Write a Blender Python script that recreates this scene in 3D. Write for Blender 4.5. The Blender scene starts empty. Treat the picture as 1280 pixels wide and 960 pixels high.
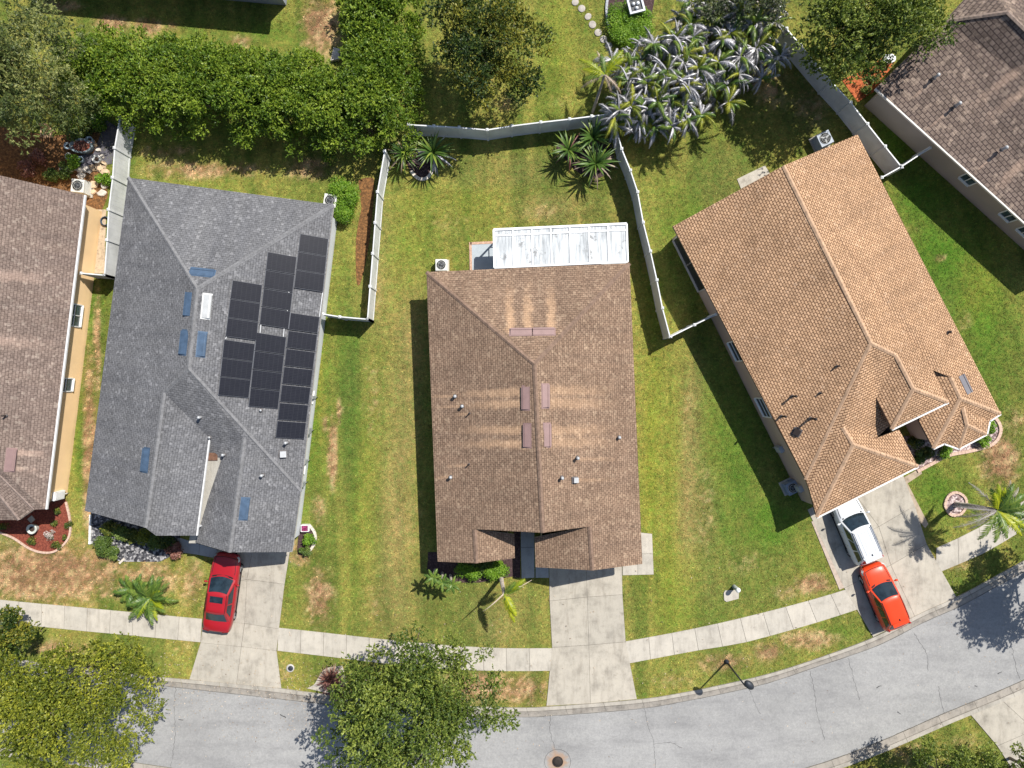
import bpy, math, random
import numpy as np
from mathutils import Vector, Matrix
rnd = random.Random(7)
RS = np.random.RandomState(11)
SC = bpy.context.scene
COL = SC.collection
PX = 0.052          # metres on the ground per photograph pixel
HC = 46.0           # height of the drone

# ------------------------------------------------------------------ surveying
def W(px, py, h=0.0):
    k = (HC - h) / HC
    return Vector(((px - 640) * PX * k, (480 - py) * PX * k, h))
def G(px, py, z=0.0):
    return Vector(((px - 640) * PX, (480 - py) * PX, z))
def topx(v):        # plan point -> survey pixel units
    return (v[0] / PX + 640, 480 - v[1] / PX)

# ------------------------------------------------------------------ mesh builder
class MB:
    def __init__(s):
        s.v = []; s.f = []; s.m = []; s.uv = None; s.smooth = []
    def add(s, verts, faces, m=0, smooth=False):
        b = len(s.v)
        s.v.extend([tuple(v) for v in verts])
        for f in faces:
            s.f.append(tuple(i + b for i in f)); s.m.append(m); s.smooth.append(smooth)
    def box(s, c, size, rz=0.0, m=0, taper=1.0):
        x, y, z = size[0] / 2, size[1] / 2, size[2] / 2
        vs = []
        for dz in (-1, 1):
            t = taper if dz > 0 else 1.0
            for dx, dy in ((-1, -1), (1, -1), (1, 1), (-1, 1)):
                px, py = dx * x * t, dy * y * t
                vs.append((c[0] + px * math.cos(rz) - py * math.sin(rz), c[1] + px * math.sin(rz) + py * math.cos(rz), c[2] + dz * z))
        s.add(vs, [(3, 2, 1, 0), (4, 5, 6, 7), (0, 1, 5, 4), (1, 2, 6, 5), (2, 3, 7, 6), (3, 0, 4, 7)], m)
    def bar(s, a, b, w, h, m=0, up=None):
        a = Vector(a); b = Vector(b); d = (b - a)
        if d.length < 1e-6: return
        d.normalize()
        u = Vector(up) if up is not None else Vector((0, 0, 1))
        if abs(d.dot(u)) > .98: u = Vector((1, 0, 0))
        r = d.cross(u).normalized(); u = r.cross(d).normalized()
        vs = []
        for p in (a, b):
            for i, j in ((-1, -1), (1, -1), (1, 1), (-1, 1)):
                vs.append(p + r * (i * w / 2) + u * (j * h / 2))
        s.add(vs, [(0, 1, 2, 3), (7, 6, 5, 4), (0, 4, 5, 1), (1, 5, 6, 2), (2, 6, 7, 3), (3, 7, 4, 0)], m)
    def tube(s, pts, rad, n=8, m=0, cap=True):
        pts = [Vector(p) for p in pts]
        if not hasattr(rad, '__len__'): rad = [rad] * len(pts)
        vs = []
        for i, p in enumerate(pts):
            d = (pts[min(i + 1, len(pts) - 1)] - pts[max(i - 1, 0)])
            d = d.normalized() if d.length > 1e-6 else Vector((0, 0, 1))
            u = Vector((0, 0, 1)) if abs(d.z) < .9 else Vector((1, 0, 0))
            r = d.cross(u).normalized(); u = r.cross(d).normalized()
            for k in range(n):
                a = 2 * math.pi * k / n
                vs.append(p + (r * math.cos(a) + u * math.sin(a)) * rad[i])
        fs = []
        for i in range(len(pts) - 1):
            for k in range(n):
                fs.append((i * n + k, i * n + (k + 1) % n, (i + 1) * n + (k + 1) % n, (i + 1) * n + k))
        if cap:
            fs.append(tuple(range(n - 1, -1, -1))); fs.append(tuple((len(pts) - 1) * n + k for k in range(n)))
        s.add(vs, fs, m, True)
    def lathe(s, prof, c=(0, 0, 0), n=20, m=0, sx=1.0, sy=1.0, rz=0.0):
        vs = []
        for r, z in prof:
            for k in range(n):
                a = 2 * math.pi * k / n
                x, y = r * sx * math.cos(a), r * sy * math.sin(a)
                vs.append((c[0] + x * math.cos(rz) - y * math.sin(rz), c[1] + x * math.sin(rz) + y * math.cos(rz), c[2] + z))
        fs = []
        for i in range(len(prof) - 1):
            for k in range(n):
                fs.append((i * n + k, i * n + (k + 1) % n, (i + 1) * n + (k + 1) % n, (i + 1) * n + k))
        fs.append(tuple((len(prof) - 1) * n + k for k in range(n)))
        s.add(vs, fs, m, True)
    def slab(s, ring, z0, z1, m=0, mside=None):
        n = len(ring)
        a = 0.0
        for i in range(n):
            p, q = ring[i], ring[(i + 1) % n]; a += p[0] * q[1] - q[0] * p[1]
        if a < 0: ring = list(reversed(ring))
        vs = [(p[0], p[1], z0) for p in ring] + [(p[0], p[1], z1) for p in ring]
        s.add(vs, [tuple(range(n, 2 * n))], m)
        s.add(vs, [(i, (i + 1) % n, n + (i + 1) % n, n + i) for i in range(n)], m if mside is None else mside)
    def build(s, name, mats, parent=None, loc=None):
        me = bpy.data.meshes.new(name)
        me.from_pydata(s.v, [], s.f)
        if not isinstance(mats, (list, tuple)): mats = [mats]
        for x in mats: me.materials.append(x)
        me.polygons.foreach_set('material_index', s.m)
        me.polygons.foreach_set('use_smooth', s.smooth)
        me.update()
        o = bpy.data.objects.new(name, me); COL.objects.link(o)
        if parent is not None:
            o.parent = parent
            o.matrix_parent_inverse = parent.matrix_basis.inverted()
        if loc is not None: o.location = loc
        return o

def tag(o, label=None, cat=None, group=None, kind=None):
    if label: o['label'] = label
    if cat: o['category'] = cat
    if group: o['group'] = group
    if kind: o['kind'] = kind
    return o
def thing(name, loc, label, cat, group=None, rz=0.0):
    o = bpy.data.objects.new(name, None); COL.objects.link(o)
    o.empty_display_size = .3
    o.location = loc; o.rotation_euler = (0, 0, rz)
    return tag(o, label, cat, group)
def copy_tree(o, parent=None):
    c = o.copy(); COL.objects.link(c)
    if parent is not None: c.parent = parent
    for ch in list(o.children): copy_tree(ch, c)
    return c
def struct(o): o['kind'] = 'structure'; return o

# ------------------------------------------------------------------ materials
def newmat(name):
    m = bpy.data.materials.new(name); m.use_nodes = True
    nt = m.node_tree; nt.nodes.clear()
    out = nt.nodes.new('ShaderNodeOutputMaterial'); b = nt.nodes.new('ShaderNodeBsdfPrincipled')
    nt.links.new(b.outputs[0], out.inputs[0])
    b.inputs['Specular IOR Level'].default_value = .3
    return m, nt, b
def N(nt, t, **kw):
    n = nt.nodes.new('ShaderNode' + t)
    for k, v in kw.items():
        if k.startswith('i_'): n.inputs[int(k[2:])].default_value = v
        else: setattr(n, k, v)
    return n
def L(nt, a, b): nt.links.new(a, b)
def rgb(c): return (c[0], c[1], c[2], 1.0)
def ramp(nt, fac, stops):
    r = N(nt, 'ValToRGB'); e = r.color_ramp.elements
    while len(e) < len(stops): e.new(.5)
    for x, (p, c) in zip(e, stops): x.position = p; x.color = rgb(c)
    L(nt, fac, r.inputs[0]); return r.outputs[0]
def noise(nt, vec, scale, detail=4.0, rough=.55):
    n = N(nt, 'TexNoise'); n.inputs['Scale'].default_value = scale; n.inputs['Detail'].default_value = detail
    n.inputs['Roughness'].default_value = rough
    if vec is not None: L(nt, vec, n.inputs['Vector'])
    return n.outputs['Fac']
def mixc(nt, fac, a, b, mode='MIX'):
    m = N(nt, 'Mix', data_type='RGBA', blend_type=mode)
    for sock, v in ((m.inputs['Factor'], fac), (m.inputs[6], a), (m.inputs[7], b)):
        if isinstance(v, (int, float)): sock.default_value = v
        elif isinstance(v, tuple): sock.default_value = rgb(v)
        else: L(nt, v, sock)
    return m.outputs[2]
def mathn(nt, op, a, b=None, c=None, clamp=False):
    m = N(nt, 'Math', operation=op, use_clamp=clamp)
    for i, v in enumerate((a, b, c)):
        if v is None: continue
        if isinstance(v, (int, float)): m.inputs[i].default_value = v
        else: L(nt, v, m.inputs[i])
    return m.outputs[0]
def maprange(nt, v, a, b, c=0.0, d=1.0, smooth=True):
    m = N(nt, 'MapRange', interpolation_type='SMOOTHSTEP' if smooth else 'LINEAR')
    L(nt, v, m.inputs[0])
    for i, x in enumerate((a, b, c, d)): m.inputs[i + 1].default_value = x
    return m.outputs[0]
def bump(nt, b, h, strength=.3, dist=.02):
    n = N(nt, 'Bump'); n.inputs['Strength'].default_value = strength; n.inputs['Distance'].default_value = dist
    L(nt, h, n.inputs['Height']); L(nt, n.outputs[0], b.inputs['Normal'])
def geopos(nt): return N(nt, 'NewGeometry').outputs['Position']

def plain(name, c, rough=.6, metal=0.0, var=.12, scale=3.0, spec=.3):
    m, nt, b = newmat(name)
    n = noise(nt, geopos(nt), scale, 5)
    lo = tuple(x * (1 - var) for x in c); hi = tuple(min(1, x * (1 + var)) for x in c)
    L(nt, ramp(nt, n, [(.3, lo), (.7, hi)]), b.inputs['Base Color'])
    b.inputs['Roughness'].default_value = rough; b.inputs['Metallic'].default_value = metal
    b.inputs['Specular IOR Level'].default_value = spec
    return m

def shingle(name, c1, c2, slot, speck, speck_amt=.93, speck_k=.4, streaks=(), streak_col=None, slot_w=.013, blotch=.12, bumpk=.5, row=.145, tab=.24):
    m, nt, b = newmat(name)
    uv = N(nt, 'UVMap').outputs[0]
    br = N(nt, 'TexBrick'); L(nt, uv, br.inputs['Vector'])
    br.inputs['Scale'].default_value = 1.0; br.inputs['Brick Width'].default_value = tab; br.inputs['Row Height'].default_value = row
    br.inputs['Mortar Size'].default_value = slot_w; br.inputs['Mortar Smooth'].default_value = .4
    br.inputs['Color1'].default_value = rgb(c1); br.inputs['Color2'].default_value = rgb(c2); br.inputs['Mortar'].default_value = rgb(slot)
    br.offset = .5
    col = br.outputs['Color']
    # odd tabs of a lighter blend
    mp = N(nt, 'Mapping'); mp.inputs['Scale'].default_value = (1 / tab * 1.5, 1 / row * 1.0, 1); L(nt, uv, mp.inputs[0])
    vo = N(nt, 'TexVoronoi'); vo.inputs['Scale'].default_value = 1.0; vo.inputs['Randomness'].default_value = .35; L(nt, mp.outputs[0], vo.inputs['Vector'])
    sep = N(nt, 'SeparateColor'); L(nt, vo.outputs['Color'], sep.inputs[0])
    sm = maprange(nt, sep.outputs[0], speck_amt, min(1, speck_amt + .03))
    col = mixc(nt, mathn(nt, 'MULTIPLY', sm, speck_k), col, speck)
    dk = maprange(nt, sep.outputs[1], .8, .9)
    col = mixc(nt, mathn(nt, 'MULTIPLY', dk, .4), col, tuple(x * .6 for x in c1))
    pos = geopos(nt)
    g = noise(nt, pos, 9, 4, .75)
    col = mixc(nt, 1.0, col, ramp(nt, g, [(.28, (.58, .58, .58)), (.72, (1.42, 1.42, 1.42))]), 'MULTIPLY')
    bl = noise(nt, pos, .4, 7, .68)
    col = mixc(nt, 1.0, col, ramp(nt, bl, [(.3, (1 - blotch,) * 3), (.7, (1 + blotch,) * 3)]), 'MULTIPLY')
    # run-off streaks along the slope
    mp2 = N(nt, 'Mapping'); mp2.inputs['Scale'].default_value = (1.6, .12, 1); L(nt, uv, mp2.inputs[0])
    st = noise(nt, mp2.outputs[0], 1.0, 4, .6)
    col = mixc(nt, 1.0, col, ramp(nt, st, [(.3, (.9, .9, .91)), (.7, (1.1, 1.09, 1.07))]), 'MULTIPLY')
    if streaks:
        sp = N(nt, 'SeparateXYZ'); L(nt, pos, sp.inputs[0])
        jit = noise(nt, pos, 2.6, 5, .7)
        tot = None
        for (ax, ay, bx, by, w, amt) in streaks:      # centre line a -> b, half width w, fading towards b
            dx, dy = bx - ax, by - ay; ln = math.hypot(dx, dy); dx /= ln; dy /= ln
            u = mathn(nt, 'ADD', mathn(nt, 'MULTIPLY', mathn(nt, 'SUBTRACT', sp.outputs[0], ax), dx), mathn(nt, 'MULTIPLY', mathn(nt, 'SUBTRACT', sp.outputs[1], ay), dy))
            v = mathn(nt, 'ABSOLUTE', mathn(nt, 'ADD', mathn(nt, 'MULTIPLY', mathn(nt, 'SUBTRACT', sp.outputs[0], ax), -dy), mathn(nt, 'MULTIPLY', mathn(nt, 'SUBTRACT', sp.outputs[1], ay), dx)))
            v = mathn(nt, 'ADD', v, mathn(nt, 'MULTIPLY', mathn(nt, 'SUBTRACT', jit, .5), w * 2.8))
            k = mathn(nt, 'MULTIPLY', maprange(nt, v, w * .25, w * 1.45, 1, 0), maprange(nt, mathn(nt, 'ADD', u, mathn(nt, 'MULTIPLY', mathn(nt, 'SUBTRACT', jit, .5), 2.5)), ln * .15, ln * 1.05, 1, 0))
            k = mathn(nt, 'MULTIPLY', k, maprange(nt, u, -.12, .02, 0, amt))
            tot = k if tot is None else mathn(nt, 'MAXIMUM', tot, k)
        col = mixc(nt, tot, col, mixc(nt, .55, mixc(nt, 1.0, col, (1.9, 1.75, 1.6), 'MULTIPLY'), streak_col))
    L(nt, col, b.inputs['Base Color']); b.inputs['Roughness'].default_value = .92; b.inputs['Specular IOR Level'].default_value = .15
    h = mathn(nt, 'ADD', mathn(nt, 'MULTIPLY', br.outputs['Fac'], -1.0), mathn(nt, 'MULTIPLY', g, .6))
    # each course steps down onto the next
    suv = N(nt, 'SeparateXYZ'); L(nt, uv, suv.inputs[0])
    fr = mathn(nt, 'FRACT', mathn(nt, 'DIVIDE', suv.outputs[1], row))
    h = mathn(nt, 'SUBTRACT', h, mathn(nt, 'MULTIPLY', fr, 1.0))
    bump(nt, b, h, bumpk, .018)
    return m

def concrete(name, c, stain=.25, scale=.9):
    m, nt, b = newmat(name)
    pos = geopos(nt)
    a = noise(nt, pos, scale, 8, .65); g = noise(nt, pos, 25, 3, .7); c3 = noise(nt, pos, 3.2, 6, .7)
    mps = N(nt, 'Mapping'); mps.inputs['Scale'].default_value = (2.6, .5, 1); L(nt, pos, mps.inputs[0]); sk = noise(nt, mps.outputs[0], 1.0, 5, .7); oil = noise(nt, pos, 1.3, 3, .5)
    isl = N(nt, 'NewGeometry').outputs['Random Per Island']
    col = ramp(nt, a, [(.28, tuple(x * (1 - stain) for x in c)), (.5, c), (.75, tuple(min(1, x * 1.1) for x in c))])
    col = mixc(nt, 1.0, col, ramp(nt, c3, [(.25, (.80, .79, .77)), (.45, (1, 1, 1)), (.8, (1.06, 1.05, 1.03))]), 'MULTIPLY')
    col = mixc(nt, 1.0, col, ramp(nt, g, [(.2, (.88, .88, .88)), (.8, (1.1, 1.1, 1.1))]), 'MULTIPLY')
    col = mixc(nt, 1.0, col, ramp(nt, sk, [(.3, (.80, .79, .78)), (.5, (1, 1, 1)), (.75, (1.05, 1.05, 1.04))]), 'MULTIPLY')
    col = mixc(nt, 1.0, col, ramp(nt, oil, [(.24, (.68, .66, .64)), (.34, (1, 1, 1))]), 'MULTIPLY')
    col = mixc(nt, 1.0, col, ramp(nt, isl, [(0, (.93, .93, .92)), (1, (1.06, 1.05, 1.03))]), 'MULTIPLY')
    L(nt, col, b.inputs['Base Color']); b.inputs['Roughness'].default_value = .9
    bump(nt, b, g, .15, .01)
    return m

def leafmat(name, dark, mid, light, trans=.3, rough=.5, spec=.35):
    m, nt, b = newmat(name)
    at = N(nt, 'Attribute'); at.attribute_name = 'tint'
    isl = N(nt, 'NewGeometry').outputs['Random Per Island']
    f = mathn(nt, 'ADD', at.outputs['Fac'], mathn(nt, 'MULTIPLY', mathn(nt, 'SUBTRACT', isl, .5), .35), clamp=True)
    col = ramp(nt, f, [(0, dark), (.5, mid), (1, light)])
    L(nt, col, b.inputs['Base Color']); b.inputs['Roughness'].default_value = rough; b.inputs['Specular IOR Level'].default_value = spec
    tr = N(nt, 'BsdfTranslucent'); L(nt, mixc(nt, 1.0, col, (1.5, 1.5, .7), 'MULTIPLY'), tr.inputs[0])
    mx = N(nt, 'MixShader'); mx.inputs[0].default_value = trans
    out = [n for n in nt.nodes if n.type == 'OUTPUT_MATERIAL'][0]
    L(nt, b.outputs[0], mx.inputs[1]); L(nt, tr.outputs[0], mx.inputs[2]); L(nt, mx.outputs[0], out.inputs[0])
    return m

def glass(name, c=(.02, .045, .06), rough=.06):
    m, nt, b = newmat(name)
    n = noise(nt, geopos(nt), 2.5, 3)
    L(nt, ramp(nt, n, [(.35, tuple(x * .6 for x in c)), (.65, tuple(x * 1.5 for x in c))]), b.inputs['Base Color'])  # patchy base colour stands for reflections in the glass
    b.inputs['Roughness'].default_value = rough; b.inputs['Specular IOR Level'].default_value = .7
    return m
def carpaint(name, c):
    m, nt, b = newmat(name)
    n = noise(nt, geopos(nt), 40, 2)
    L(nt, ramp(nt, n, [(.3, tuple(x * .94 for x in c)), (.7, c)]), b.inputs['Base Color'])
    b.inputs['Roughness'].default_value = .32; b.inputs['Coat Weight'].default_value = .6; b.inputs['Coat Roughness'].default_value = .06
    return m

# numpy fractal value noise on plan points
def vnoise(x, y, seed, octs=5, gain=.55):
    t = np.zeros_like(x); amp = 1.0; tot = 0.0
    r = np.random.RandomState(seed)
    for o in range(octs):
        g = r.rand(64, 64); X = x * 2 ** o + o * 7.3; Y = y * 2 ** o + o * 3.1
        xi = np.floor(X).astype(int); yi = np.floor(Y).astype(int); fx = X - xi; fy = Y - yi
        fx = fx * fx * (3 - 2 * fx); fy = fy * fy * (3 - 2 * fy)
        a = g[xi % 64, yi % 64]; b_ = g[(xi + 1) % 64, yi % 64]; c = g[xi % 64, (yi + 1) % 64]; d = g[(xi + 1) % 64, (yi + 1) % 64]
        t += amp * (a * (1 - fx) * (1 - fy) + b_ * fx * (1 - fy) + c * (1 - fx) * fy + d * fx * fy); tot += amp; amp *= gain
    return t / tot
def inpoly(x, y, poly):
    ins = np.zeros(x.shape, bool); n = len(poly); j = n - 1
    for i in range(n):
        xi, yi = poly[i][0], poly[i][1]; xj, yj = poly[j][0], poly[j][1]
        if yi != yj:
            ins ^= ((yi > y) != (yj > y)) & (x < (xj - xi) * (y - yi) / (yj - yi) + xi)
        j = i
    return ins
def mesh_np(name, V, F, mats, parent=None, tint=None, col=None, smooth=False):
    """V (n,3), F (m,k) arrays -> one mesh object"""
    me = bpy.data.meshes.new(name)
    k = F.shape[1]
    me.vertices.add(len(V)); me.vertices.foreach_set('co', np.ascontiguousarray(V, np.float32).ravel())
    me.loops.add(F.size); me.loops.foreach_set('vertex_index', np.ascontiguousarray(F, np.int32).ravel())
    me.polygons.add(len(F)); me.polygons.foreach_set('loop_start', np.arange(0, F.size, k, dtype=np.int32))
    me.polygons.foreach_set('loop_total', np.full(len(F), k, np.int32))
    if smooth: me.polygons.foreach_set('use_smooth', np.ones(len(F), bool))
    me.update(calc_edges=True)
    if tint is not None:
        a = me.attributes.new('tint', 'FLOAT', 'POINT'); a.data.foreach_set('value', np.ascontiguousarray(tint, np.float32))
    if col is not None:
        a = me.attributes.new('tone', 'FLOAT_COLOR', 'POINT')
        a.data.foreach_set('color', np.ascontiguousarray(np.hstack([col, np.ones((len(col), 1))]), np.float32).ravel())
    if not isinstance(mats, (list, tuple)): mats = [mats]
    for x in mats: me.materials.append(x)
    o = bpy.data.objects.new(name, me); COL.objects.link(o)
    if parent is not None:
        o.parent = parent; o.matrix_parent_inverse = parent.matrix_basis.inverted()
    return o
EXPO = 0.42
# ================================================================== ground, paving, road
CONC = concrete('concrete_pale', (.43, .40, .35), .24)
CONC_D = concrete('concrete_worn', (.385, .355, .305), .34)
KERB = concrete('kerb_concrete', (.36, .335, .295), .3)
GUTTERC = concrete('gutter_concrete', (.29, .265, .235), .4, 1.6)
JOINT = plain('joint_dirt', (.10, .09, .075), .95)

# asphalt, sun bleached
ASPH, nt, b = newmat('asphalt_bleached')
pos = geopos(nt)
a1 = noise(nt, pos, .22, 6, .6); a2 = noise(nt, pos, 2.6, 8, .8); a3 = noise(nt, pos, 7, 5, .85)
col = ramp(nt, a1, [(.3, (.245, .243, .240)), (.6, (.298, .295, .290))])
col = mixc(nt, 1.0, col, ramp(nt, a2, [(.25, (.80, .80, .81)), (.5, (1, 1, 1)), (.75, (1.14, 1.13, 1.12))]), 'MULTIPLY')
col = mixc(nt, 1.0, col, ramp(nt, a3, [(.25, (.78, .78, .78)), (.75, (1.2, 1.2, 1.19))]), 'MULTIPLY')
# rust washed out round the manhole
sp = N(nt, 'SeparateXYZ'); L(nt, pos, sp.inputs[0]); mg = G(697, 952)
dx = mathn(nt, 'SUBTRACT', sp.outputs[0], mg.x); dy = mathn(nt, 'SUBTRACT', sp.outputs[1], mg.y)
dd = mathn(nt, 'SQRT', mathn(nt, 'ADD', mathn(nt, 'MULTIPLY', dx, dx), mathn(nt, 'MULTIPLY', dy, dy)))
mt = N(nt, 'Mapping'); mt.inputs['Scale'].default_value = (.25, 1.1, 1); mt.inputs['Rotation'].default_value = (0, 0, -.25); L(nt, pos, mt.inputs[0])
tw = noise(nt, mt.outputs[0], 1.0, 5, .65)
col = mixc(nt, 1.0, col, ramp(nt, tw, [(.32, (.86, .86, .865)), (.5, (1, 1, 1)), (.7, (1.07, 1.07, 1.06))]), 'MULTIPLY')
rn = noise(nt, pos, 2.2, 5, .7)
rk = maprange(nt, mathn(nt, 'ADD', dd, mathn(nt, 'MULTIPLY', mathn(nt, 'SUBTRACT', rn, .5), 1.3)), .3, .85, 1, 0)
ky = mathn(nt, 'MULTIPLY', maprange(nt, mathn(nt, 'ABSOLUTE', mathn(nt, 'ADD', dx, mathn(nt, 'MULTIPLY', dy, .3))), .03, .16, 1, 0), maprange(nt, dy, .2, 1.3, 1, 0))
ky = mathn(nt, 'MULTIPLY', ky, maprange(nt, dy, -.1, .1, 0, 1))
col = mixc(nt, mathn(nt, 'MULTIPLY', mathn(nt, 'MAXIMUM', rk, ky), .8), col, mixc(nt, rn, (.36, .26, .17), (.30, .13, .05)))
L(nt, col, b.inputs['Base Color']); b.inputs['Roughness'].default_value = .93
bump(nt, b, a3, .25, .01)

MULCH_RED, nt, b = newmat('mulch_red')
pos = geopos(nt); a = noise(nt, pos, 9, 5, .8)
L(nt, ramp(nt, a, [(.3, (.05, .012, .01)), (.5, (.19, .048, .03)), (.72, (.32, .10, .06))]), b.inputs['Base Color']); b.inputs['Roughness'].default_value = 1
bump(nt, b, a, .8, .05)
MULCH_ORANGE, nt, b = newmat('mulch_orange')
pos = geopos(nt); a = noise(nt, pos, 9, 5, .8)
L(nt, ramp(nt, a, [(.3, (.16, .035, .015)), (.5, (.42, .11, .04)), (.72, (.55, .17, .07))]), b.inputs['Base Color']); b.inputs['Roughness'].default_value = 1
bump(nt, b, a, .8, .05)
MULCH_DARK, nt, b = newmat('mulch_dark')
pos = geopos(nt); a = noise(nt, pos, 8, 5, .8)
L(nt, ramp(nt, a, [(.3, (.02, .012, .012)), (.55, (.075, .045, .045)), (.75, (.19, .13, .12))]), b.inputs['Base Color']); b.inputs['Roughness'].default_value = 1
bump(nt, b, a, .8, .05)
LITTER, nt, b = newmat('leaf_litter')
pos = geopos(nt); a = noise(nt, pos, 6, 6, .8)
L(nt, ramp(nt, a, [(.3, (.035, .018, .01)), (.5, (.15, .075, .03)), (.62, (.30, .14, .05)), (.75, (.42, .27, .15))]), b.inputs['Base Color']); b.inputs['Roughness'].default_value = 1
bump(nt, b, a, .8, .05)
GRAVEL, nt, b = newmat('gravel_pinkish')
pos = geopos(nt); vo = N(nt, 'TexVoronoi'); vo.inputs['Scale'].default_value = 9; L(nt, pos, vo.inputs['Vector'])
sep = N(nt, 'SeparateColor'); L(nt, vo.outputs['Color'], sep.inputs[0])
L(nt, ramp(nt, sep.outputs[0], [(.1, (.12, .08, .08)), (.5, (.33, .24, .23)), (.9, (.55, .47, .45))]), b.inputs['Base Color']); b.inputs['Roughness'].default_value = 1
bump(nt, b, vo.outputs['Distance'], .6, .04)
GRAVEL_DARK, nt, b = newmat('gravel_dark')
pos = geopos(nt); vo = N(nt, 'TexVoronoi'); vo.inputs['Scale'].default_value = 8; L(nt, pos, vo.inputs['Vector'])
sep = N(nt, 'SeparateColor'); L(nt, vo.outputs['Color'], sep.inputs[0])
L(nt, ramp(nt, sep.outputs[0], [(.1, (.03, .03, .035)), (.6, (.10, .10, .11)), (.9, (.34, .33, .33))]), b.inputs['Base Color']); b.inputs['Roughness'].default_value = 1
bump(nt, b, vo.outputs['Distance'], .6, .04)

def pg(pts, z=0.0): return [G(x, y, z) for x, y in pts]
def resample(pts, n):
    pts = [Vector((p[0], p[1])) for p in pts]
    d = [0]
    for i in range(1, len(pts)): d.append(d[-1] + (pts[i] - pts[i - 1]).length)
    out = []
    for k in range(n + 1):
        t = d[-1] * k / n
        i = max(j for j in range(len(d)) if d[j] <= t + 1e-9); i = min(i, len(pts) - 2)
        f = (t - d[i]) / max(1e-9, d[i + 1] - d[i]); out.append(tuple(pts[i].lerp(pts[i + 1], f)))
    return out
def smooth_line(pts, sub=6):      # Catmull-Rom through surveyed points
    P = [pts[0]] + list(pts) + [pts[-1]]; out = []
    for i in range(1, len(P) - 2):
        p0, p1, p2, p3 = [Vector((q[0], q[1])) for q in P[i - 1:i + 3]]
        for s in range(sub):
            t = s / sub
            out.append(tuple(.5 * ((2 * p1) + (p2 - p0) * t + (2 * p0 - 5 * p1 + 4 * p2 - p3) * t * t + (3 * p1 - p0 - 3 * p2 + p3) * t ** 3)))
    out.append(tuple(pts[-1])); return out

PAVED = []      # plan polygons (metres) without grass
def paved(ring): PAVED.append([(p[0], p[1]) for p in ring])

# --- road between the two kerbs
kerb_up = smooth_line([(-60, 815), (40, 826), (120, 836), (190, 845), (270, 852), (350, 860), (420, 869), (520, 879), (640, 884), (690, 882.5), (797, 874), (850, 866), (900, 856), (960, 842), (1020, 823), (1092, 796), (1150, 766), (1195, 746), (1240, 722), (1300, 688), (1400, 625)])
kerb_lo = smooth_line([(-60, 828), (40, 837), (120, 846), (190, 855), (270, 864), (350, 873), (420, 881), (520, 891), (640, 895.5), (690, 894), (797, 885.5), (850, 877), (900, 867), (960, 853), (1020, 833), (1095, 807), (1155, 777), (1200, 757), (1246, 732), (1306, 699), (1408, 636)])
far_up = smooth_line([(-60, 925), (0, 931), (100, 943), (200, 958), (300, 972), (420, 985), (640, 1000), (800, 994), (900, 981), (1000, 962), (1085, 933), (1180, 892), (1280, 850), (1400, 790)])
far_lo = smooth_line([(-60, 938), (0, 944), (100, 956), (200, 971), (300, 985), (420, 999), (640, 1014), (800, 1008), (902, 994), (1004, 974), (1090, 945), (1186, 904), (1286, 862), (1406, 802)])
ring = pg(kerb_lo) + list(reversed(pg(far_up)))
mb = MB()
n = 90; a = resample(kerb_lo, n); c = resample(far_up, n)
for i in range(n):
    mb.add([G(*a[i], .012), G(*c[i], .012), G(*c[i + 1], .012), G(*a[i + 1], .012)], [(0, 1, 2, 3)])
road = struct(mb.build('road', ASPH)); paved(ring)

def kerb(name, up, lo, step_m):
    """mountable kerb, in cast lengths with open joints"""
    mb = MB()
    ln = sum((Vector(up[i]) - Vector(up[i - 1])).length for i in range(1, len(up))) * PX
    n = int(ln / .5); A = resample(up, n); B = resample(lo, n)
    for i in range(n):
        big = (i % int(step_m / .5)) == 0
        f0 = .03 if big else 0.0
        def at(Q, i, f): return Vector(Q[i]).lerp(Vector(Q[i + 1]), f)
        a0, a1 = at(A, i, f0), at(A, i, 1); b0, b1 = at(B, i, f0), at(B, i, 1)
        prof = [(0.0, .0), (0.0, .10), (.35, .095), (.72, .045), (1.0, .022)]
        v = []
        for f, z in prof:
            p = a0.lerp(b0, f); v.append(G(p.x, p.y, z))
        for f, z in prof:
            p = a1.lerp(b1, f); v.append(G(p.x, p.y, z))
        mb.add(v, [(k, k + 1, k + 6, k + 5) for k in (0, 1)], 0); mb.add(v, [(k, k + 1, k + 6, k + 5) for k in (2, 3)], 2)
        for f, z, wd in ((.40, .094, .022), (1.02, .026, .035)):
            e0, e1 = a0.lerp(b0, f), a1.lerp(b1, f); nrm = (b0 - a0).normalized() * (wd / PX * rnd.uniform(.6, 1.1))
            mb.add([G(*e0, z + .004), G(*(e0 + nrm), z - .001), G(*(e1 + nrm), z - .001), G(*e1, z + .004)], [(0, 1, 2, 3)], 1)
        if big:
            p0, p1 = Vector(A[i]), at(A, i, .03); q0, q1 = Vector(B[i]), at(B, i, .03)
            mb.add([G(*p0, .03), G(*q0, .015), G(*q1, .015), G(*p1, .03)], [(0, 1, 2, 3)], 1)
    o = struct(mb.build(name, [KERB, JOINT, GUTTERC]))
    paved(pg(up) + list(reversed(pg(lo))))
    return o
kerb('kerb', kerb_up, kerb_lo, 2.5)
kerb('kerb', list(far_lo), list(far_up), 2.5)

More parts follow.
